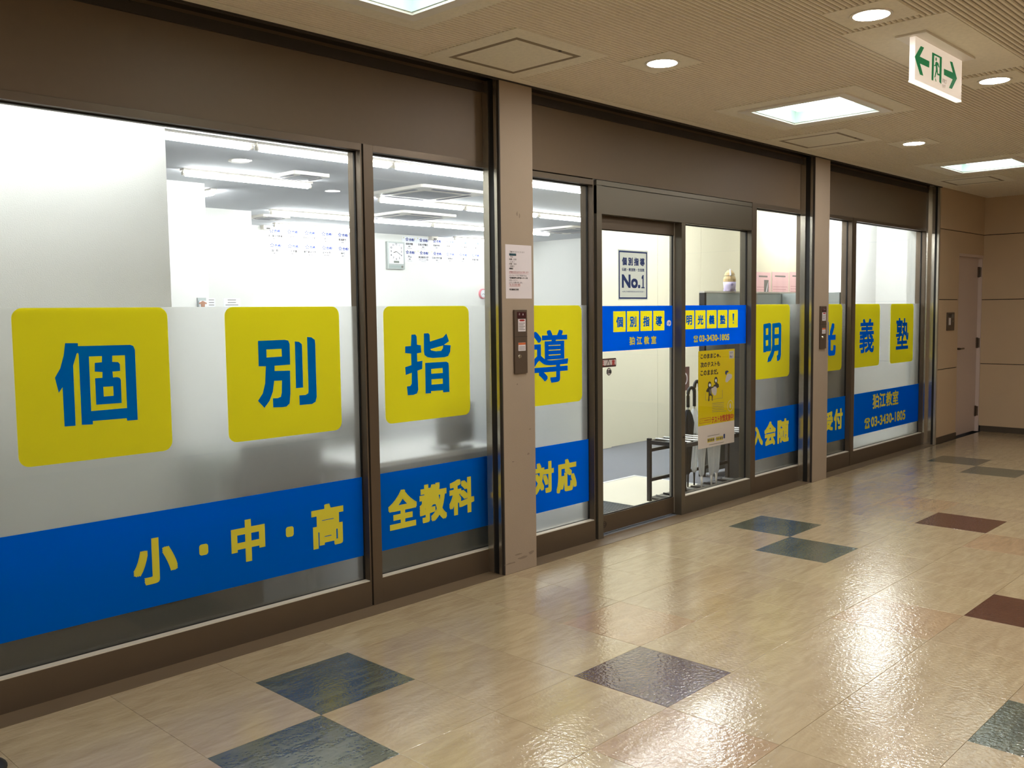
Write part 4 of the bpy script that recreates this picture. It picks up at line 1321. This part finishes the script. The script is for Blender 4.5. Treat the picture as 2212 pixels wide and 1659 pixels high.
# ------------------------------------------------------------------ ceiling air conditioners
def cassette(x, y, half, label, group='ceiling air conditioners'):
    t = thing('air_conditioner', label, 'air conditioner', (x, y, ZI), group)
    z0 = ZI - 0.03
    B().prism(rounded(x - half, x + half, y - half, y + half, half * .12, 4), 2, z0, ZI).build('panel', M_WHITEM, t)
    g = half * .55
    box('grille', x - g, x + g, y - g, y + g, z0 - .004, z0, mat('grille_grey', C(158, 160, 166), 0.7), t, .002)
    box('grille_frame', x - g - .012, x + g + .012, y - g - .012, y + g + .012, z0 - .002, z0, M_WHITEM, t)
    for q in (0, 1):
        for s in (-1, 1):
            c = s * half * .80
            e = half * .045
            if q == 0: box('louver', x - g, x + g, y + c - e, y + c + e, z0 - .003, z0 + .001, mat('louver_dark', C(96, 98, 116), 0.6), t)
            else: box('louver', x + c - e, x + c + e, y - g, y + g, z0 - .003, z0 + .001, MATS['louver_dark'], t)
    return t


cassette(4.74, 4.30, 0.47, 'nearer large ceiling air conditioner seen through the second window')
cassette(6.09, 6.22, 0.46, 'farther large ceiling air conditioner seen through the second window')
cassette(9.3, 6.2, 0.45, 'ceiling air conditioner seen through the window right of the nearer pillar')
cassette(4.77, 7.42, 0.2, 'small square ceiling vent above the certificates', 'small ceiling vents')
cassette(3.04, 4.10, 0.19, 'small square ceiling vent beside the bracketed tube lamp', 'small ceiling vents')
t = thing('ceiling_speaker', 'small flat round speaker in the classroom ceiling', 'speaker', (2.22, 3.77, ZI))
B().lathe(2.22, 3.77, [(.07, ZI - .016), (.085, ZI - .01), (.085, ZI)], 24).build('speaker_cover', M_WHITEM, t)

# ------------------------------------------------------------------ back wall: certificates and clocks
wy = YB - 0.001
fac = (YB - CAM.y) / (4.0 - CAM.y)
bxw = lambda x4: CAM.x + (x4 - CAM.x) * fac
bzw = lambda z4: CAM.z + (z4 - CAM.z) * fac
NAMES1 = ['日本工業大学駒場', '和光', '昭和女子大学', '府中', '稲城総合', '日野']
NAMES1B = ['高校', '高校', 'グローバルビジネス学部', '高校', '高校', '高校']
NAMES2 = ['国士舘', '日大学園', '東京家政大学', '和光大学', '神代', '狛江']
NAMES2B = ['高校', '高校', '児童学部', '経営学部', '高校', '高校']
NAMES3 = ['昭和学園', '日本大学鶴丘', '和泉学院', '専修大学', '日本大学附属高校', '成瀬']
NAMES4 = ['戸山', '東京経済大学', '日本大学付属', '桜美林', '立教', '駒場学園']


def flower(parent, cx, cz, r):
    pts = []
    for k in range(40):
        a = math.pi / 2 + 2 * math.pi * k / 40
        pts.append((cx + r * (0.78 + .26 * math.cos(5 * (a - math.pi / 2))) * math.cos(a), cz + r * (0.78 + .26 * math.cos(5 * (a - math.pi / 2))) * math.sin(a)))
    f = outline('flower_emblem', [pts], M_NAVY, parent, wy - .0014)
    outline('emblem_centre', [ellipse(cx, cz, r * .5, r * .5, 14)], mat('pale_violet', C(170, 172, 216), 0.8), f, wy - .002)


def certificate(x, zs, title, sub, label):
    """x, zs = position of the flower emblem"""
    x0, x1, z1, z0 = x - .100, x + .192, zs + .045, zs - .160
    t = thing('certificate', label, 'certificate', ((x0 + x1) / 2, wy, z0), 'pass certificates on the back wall')
    box('sheet', x0, x1, wy - .001, wy, z0, z1, M_CERT, t)
    flower(t, x, zs, .033)
    lettering('pass_lettering', [('合格!', x + .04, x + .155, zs - .026, zs + .022, .002, 2)], M_INKB, t, 1, wy - .0016)
    cx = (x0 + x1) / 2
    wn = min(.26, .036 * len(title))
    ws = min(.2, .022 * len(sub))
    lettering('school_lettering', [(title, cx - wn / 2, cx + wn / 2, zs - .09, zs - .054, .0012, 2), (sub, cx - ws / 2, cx + ws / 2, zs - .122, zs - .102, .0006, 2)], M_INK, t, 1, wy - .0016)
    box('rule', cx - .05, cx + .055, wy - .0016, wy - .001, zs - .143, zs - .139, mat('olive_print', C(120, 116, 80), 0.8), t)
    for ex_, ez in ((x0 + .03, z1 - .02), (x1 - .03, z1 - .03)):
        outline('corner_flower', [ellipse(ex_, ez, .012, .012, 10)], mat('pale_yellow_print', C(222, 220, 170), 0.8), t, wy - .0015)


pos = ('first', 'second', 'third', 'fourth', 'fifth', 'sixth')
for k in range(6):
    x = bxw(2.65 + .1825 * k)
    certificate(x, bzw(2.204), NAMES1[k], NAMES1B[k], '%s certificate in the upper row left of the wall clock' % pos[k])
    certificate(x + .002, bzw(2.077), NAMES2[k], NAMES2B[k], '%s certificate in the lower row left of the wall clock' % pos[k])
    x = bxw(4.196 + .1828 * k)
    certificate(x, bzw(2.201), NAMES3[k], '高校' if k != 3 else '経済学部', '%s certificate in the upper row right of the wall clock' % pos[k])
    certificate(x + .002, bzw(2.074), NAMES4[k], '高校' if k != 1 else 'コミュニケーション学部', '%s certificate in the lower row right of the wall clock' % pos[k])

cx0, cx1, cz0, cz1 = bxw(3.92), bxw(4.137), bzw(1.90), bzw(2.168)
t = thing('wall_clock', 'silver rectangular wall clock between the rows of certificates', 'clock', ((cx0 + cx1) / 2, wy, cz0))
box('case', cx0, cx1, wy - .05, wy, cz0, cz1, mat('silver_case', C(176, 182, 180), 0.35, metal=0.3), t, .006)
fz0 = cz0 + (cz1 - cz0) * .20
face = box('dial', cx0 + .03, cx1 - .03, wy - .053, wy - .05, fz0, cz1 - .025, M_CERT, t)
ccx, ccz = (cx0 + cx1) / 2, fz0 + (cz1 - .025 - fz0) * .60
it = []
for h in range(1, 13):
    a = math.pi / 2 - h * math.pi / 6
    rr = .125
    gx, gz = ccx + min(1, max(-1, math.cos(a) * 1.15)) * .105, ccz + math.sin(a) * .118
    hw = .016 * glyph(str(h))[2]
    it.append((str(h), gx - hw, gx + hw, gz - .016, gz + .016, .001))
lettering('numerals', it, M_INK, face, 1, wy - .054)
for ang, ln, wd in ((math.pi / 2 - (8 + 20 / 60) * math.pi / 6, .062, .005), (math.pi / 2 - 20 * math.pi / 30, .10, .0035)):
    dx, dz = math.cos(ang), math.sin(ang)
    B().prism([(ccx - dz * wd, ccz + dx * wd), (ccx + dz * wd, ccz - dx * wd), (ccx + dx * ln + dz * wd, ccz + dz * ln - dx * wd), (ccx + dx * ln - dz * wd, ccz + dz * ln + dx * wd)], 1, wy - .057, wy - .055).build('clock_hand', M_INK, t)
box('digital_window', ccx - .055, ccx + .055, wy - .055, wy - .053, fz0 + .012, fz0 + .045, mat('lcd_grey', C(120, 126, 118), 0.4), t)
box('lower_bar', cx0 + .025, cx1 - .025, wy - .053, wy - .05, cz0 + .02, cz0 + .06, mat('bar_grey', C(160, 172, 170), 0.4), t)
B().tube([(cx1 - .06, wy - .05, cz0 + .04), (cx1 - .06, wy - .056, cz0 + .04)], .018, 14).build('clock_knob', M_INKG, t)

pcx, pcz, pr = bxw(5.236), bzw(1.667), .088
t = thing('round_clock', 'small round pink wall clock below the certificates', 'clock', (pcx, wy, pcz - pr))
B().tube([(pcx, wy, pcz), (pcx, wy - .035, pcz)], [pr, pr * .96], 32).build('rim', mat('pink_rim', C(214, 130, 140), 0.4), t, smooth=False)
fc = B().tube([(pcx, wy - .035, pcz), (pcx, wy - .037, pcz)], pr * .78, 28).build('dial', M_CERT, t)
for h in range(12):
    a = h * math.pi / 6
    B().prism(ellipse(pcx + .055 * math.cos(a), pcz + .055 * math.sin(a), .004, .004, 8), 1, wy - .0385, wy - .037).build('hour_mark', M_INKG, fc)
for ang, ln in ((math.radians(200), .035), (math.radians(-30), .05)):
    dx, dz = math.cos(ang), math.sin(ang)
    wd = .003
    B().prism([(pcx - dz * wd, pcz + dx * wd), (pcx + dz * wd, pcz - dx * wd), (pcx + dx * ln + dz * wd, pcz + dz * ln - dx * wd), (pcx + dx * ln - dz * wd, pcz + dz * ln + dx * wd)], 1, wy - .040, wy - .038).build('clock_hand', M_INK, t)

for k, (u, v) in enumerate(((571.5, 480), (932, 509))):
    p = hit(u, v, 1, YB)
    t = thing('ceiling_sensor', ('small white sensor above the leftmost certificates', 'small white sensor above the certificates right of the clock')[k], 'sensor', (p.x, wy, ZI - .1))
    box('sensor_body', p.x - .07, p.x + .07, wy - .09, wy, ZI - .06, ZI, M_WHITEM, t, .005)
    box('sensor_lens', p.x - .03, p.x + .03, wy - .095, wy - .09, ZI - .055, ZI - .035, M_DARK, t)

# small papers on the far block walls
t = thing('wall_notice', 'white printed sheet on the grey wall below the certificates', 'notice', (3.98, 7.049, 1.4))
box('sheet', 3.874, 4.098, 7.048, 7.05, 1.38, 1.675, M_CERT, t)
for q in range(5): box('print_line', 3.90 + .03 * (q < 2), 4.07 - .03 * (q < 2), 7.0475, 7.048, 1.65 - .03 * q, 1.658 - .03 * q, M_INKG, t)
t = thing('wall_notice', 'narrow printed sheet beside the wall corner', 'notice', (3.7, 7.049, 1.4))
box('sheet', 3.655, 3.765, 7.048, 7.05, 1.5, 1.675, M_CERT, t)
for q in range(4): box('print_line', 3.672, 3.75, 7.0475, 7.048, 1.65 - .03 * q, 1.658 - .03 * q, M_INKG, t)
t = thing('pamphlet_holder', 'clear pamphlet holder with brown and white card on the white wall', 'holder', (2.6, 5.2, 1.45))
box('holder_back', 2.556, 2.645, 5.185, 5.2, 1.45, 1.64, M_GREY, t)
box('card', 2.565, 2.636, 5.17, 5.185, 1.46, 1.61, M_CERT, t)
B().prism([(2.56, 1.59), (2.60, 1.61), (2.64, 1.59), (2.64, 1.58), (2.62, 1.58), (2.615, 1.5), (2.585, 1.5), (2.58, 1.58), (2.56, 1.58)], 1, 5.165, 5.17).build('brown_print', mat('brown_print', C(170, 126, 104), 0.7), t)

# ------------------------------------------------------------------ furniture close behind the frosted glass
t = thing('study_desk', 'white topped desk close behind the second frosted window', 'desk', (1.5, 0.9, 0))
box('desk_top', 1.0, 1.95, 0.56, 1.15, 0.665, 0.69, M_DESK, t, .002)
box('modesty_panel', 1.03, 1.92, 0.57, 0.59, 0.08, 0.665, M_GREYD, t)
for x in (1.03, 1.88):
    box('leg', x, x + .04, 0.58, 0.62, 0, 0.665, M_GREYD, t)
    box('leg', x, x + .04, 1.08, 1.12, 0, 0.665, M_GREYD, t)
t = thing('monitor', 'dark monitor on the desk showing through the frosted glass', 'monitor', (1.70, 0.66, 0.69))
box('screen_back', 1.56, 1.835, 0.625, 0.65, 0.72, 0.955, M_DARK, t, .01)
box('monitor_neck', 1.67, 1.73, 0.65, 0.68, 0.70, 0.85, M_DARK, t)
box('monitor_base', 1.60, 1.80, 0.60, 0.74, 0.69, 0.702, M_DARK, t, .002)
t = thing('low_shelf', 'low dark shelf standing behind the bottom of the leftmost window', 'shelf', (-0.4, 0.75, 0))
box('shelf_body', -1.6, 0.40, 0.58, 0.92, 0, 0.50, mat('charcoal_laminate', C(62, 63, 62), 0.6), t, .003)
box('shelf_top', -1.61, 0.41, 0.575, 0.925, 0.50, 0.52, MATS['charcoal_laminate'], t)
t = thing('study_desk', 'dark grey desk blurred behind the leftmost frosted window', 'desk', (1.0, 1.57, 0))
box('desk_top', 0.60, 1.40, 1.32, 1.82, 0.66, 0.69, M_GREYD, t, .002)
box('side_panel', 0.60, 0.63, 1.32, 1.82, 0, 0.66, M_GREYD, t)
box('side_panel', 1.37, 1.40, 1.32, 1.82, 0, 0.66, M_GREYD, t)
box('back_panel', 0.63, 1.37, 1.80, 1.82, 0.05, 0.66, M_GREYD, t)


def chair(x, y, rz, label):
    t = thing('classroom_chair', label, 'chair', (x, y, 0))
    box('seat', x - .2, x + .2, y - .2, y + .2, .42, .47, M_DARK, t, .015)
    yb = y - .21 if rz else y + .19
    box('backrest', x - .23, x + .23, yb, yb + .035, .50, .84, M_DARK, t, .03)
    for sx_ in (-.18, .16):
        for sy_ in (-.18, .16):
            box('leg', x + sx_, x + sx_ + .02, y + sy_, y + sy_ + .02, 0, .42, M_STEELW, t)
    for sx_ in (-.15, .13): box('back_support', x + sx_, x + sx_ + .02, (y - .19 if rz else y + .17), (y - .17 if rz else y + .19), .42, .75, M_STEELW, t)
    return t


chair(0.68, 1.02, 1, 'dark classroom chair with its back to the leftmost frosted window')
chair(1.75, 1.50, 0, 'dark classroom chair behind the white topped desk')

# ------------------------------------------------------------------ something black and white at the lower left corner
p = hit(4, 1655, 2, 0.0)
t = thing('stand_base', 'black rounded foot of a white stand at the lower left corner', 'stand', (p.x - .11, p.y, 0))
B().lathe(p.x - .11, p.y + .02, [(.125, 0.0), (.128, .008), (.11, .02), (.03, .03), (.02, .04)], 32).build('foot', M_DARK, t, smooth=True)
B().tube([(p.x - .11, p.y + .02, .03), (p.x - .11, p.y + .02, .55)], .018, 14).build('post', M_WHITEM, t, smooth=True)
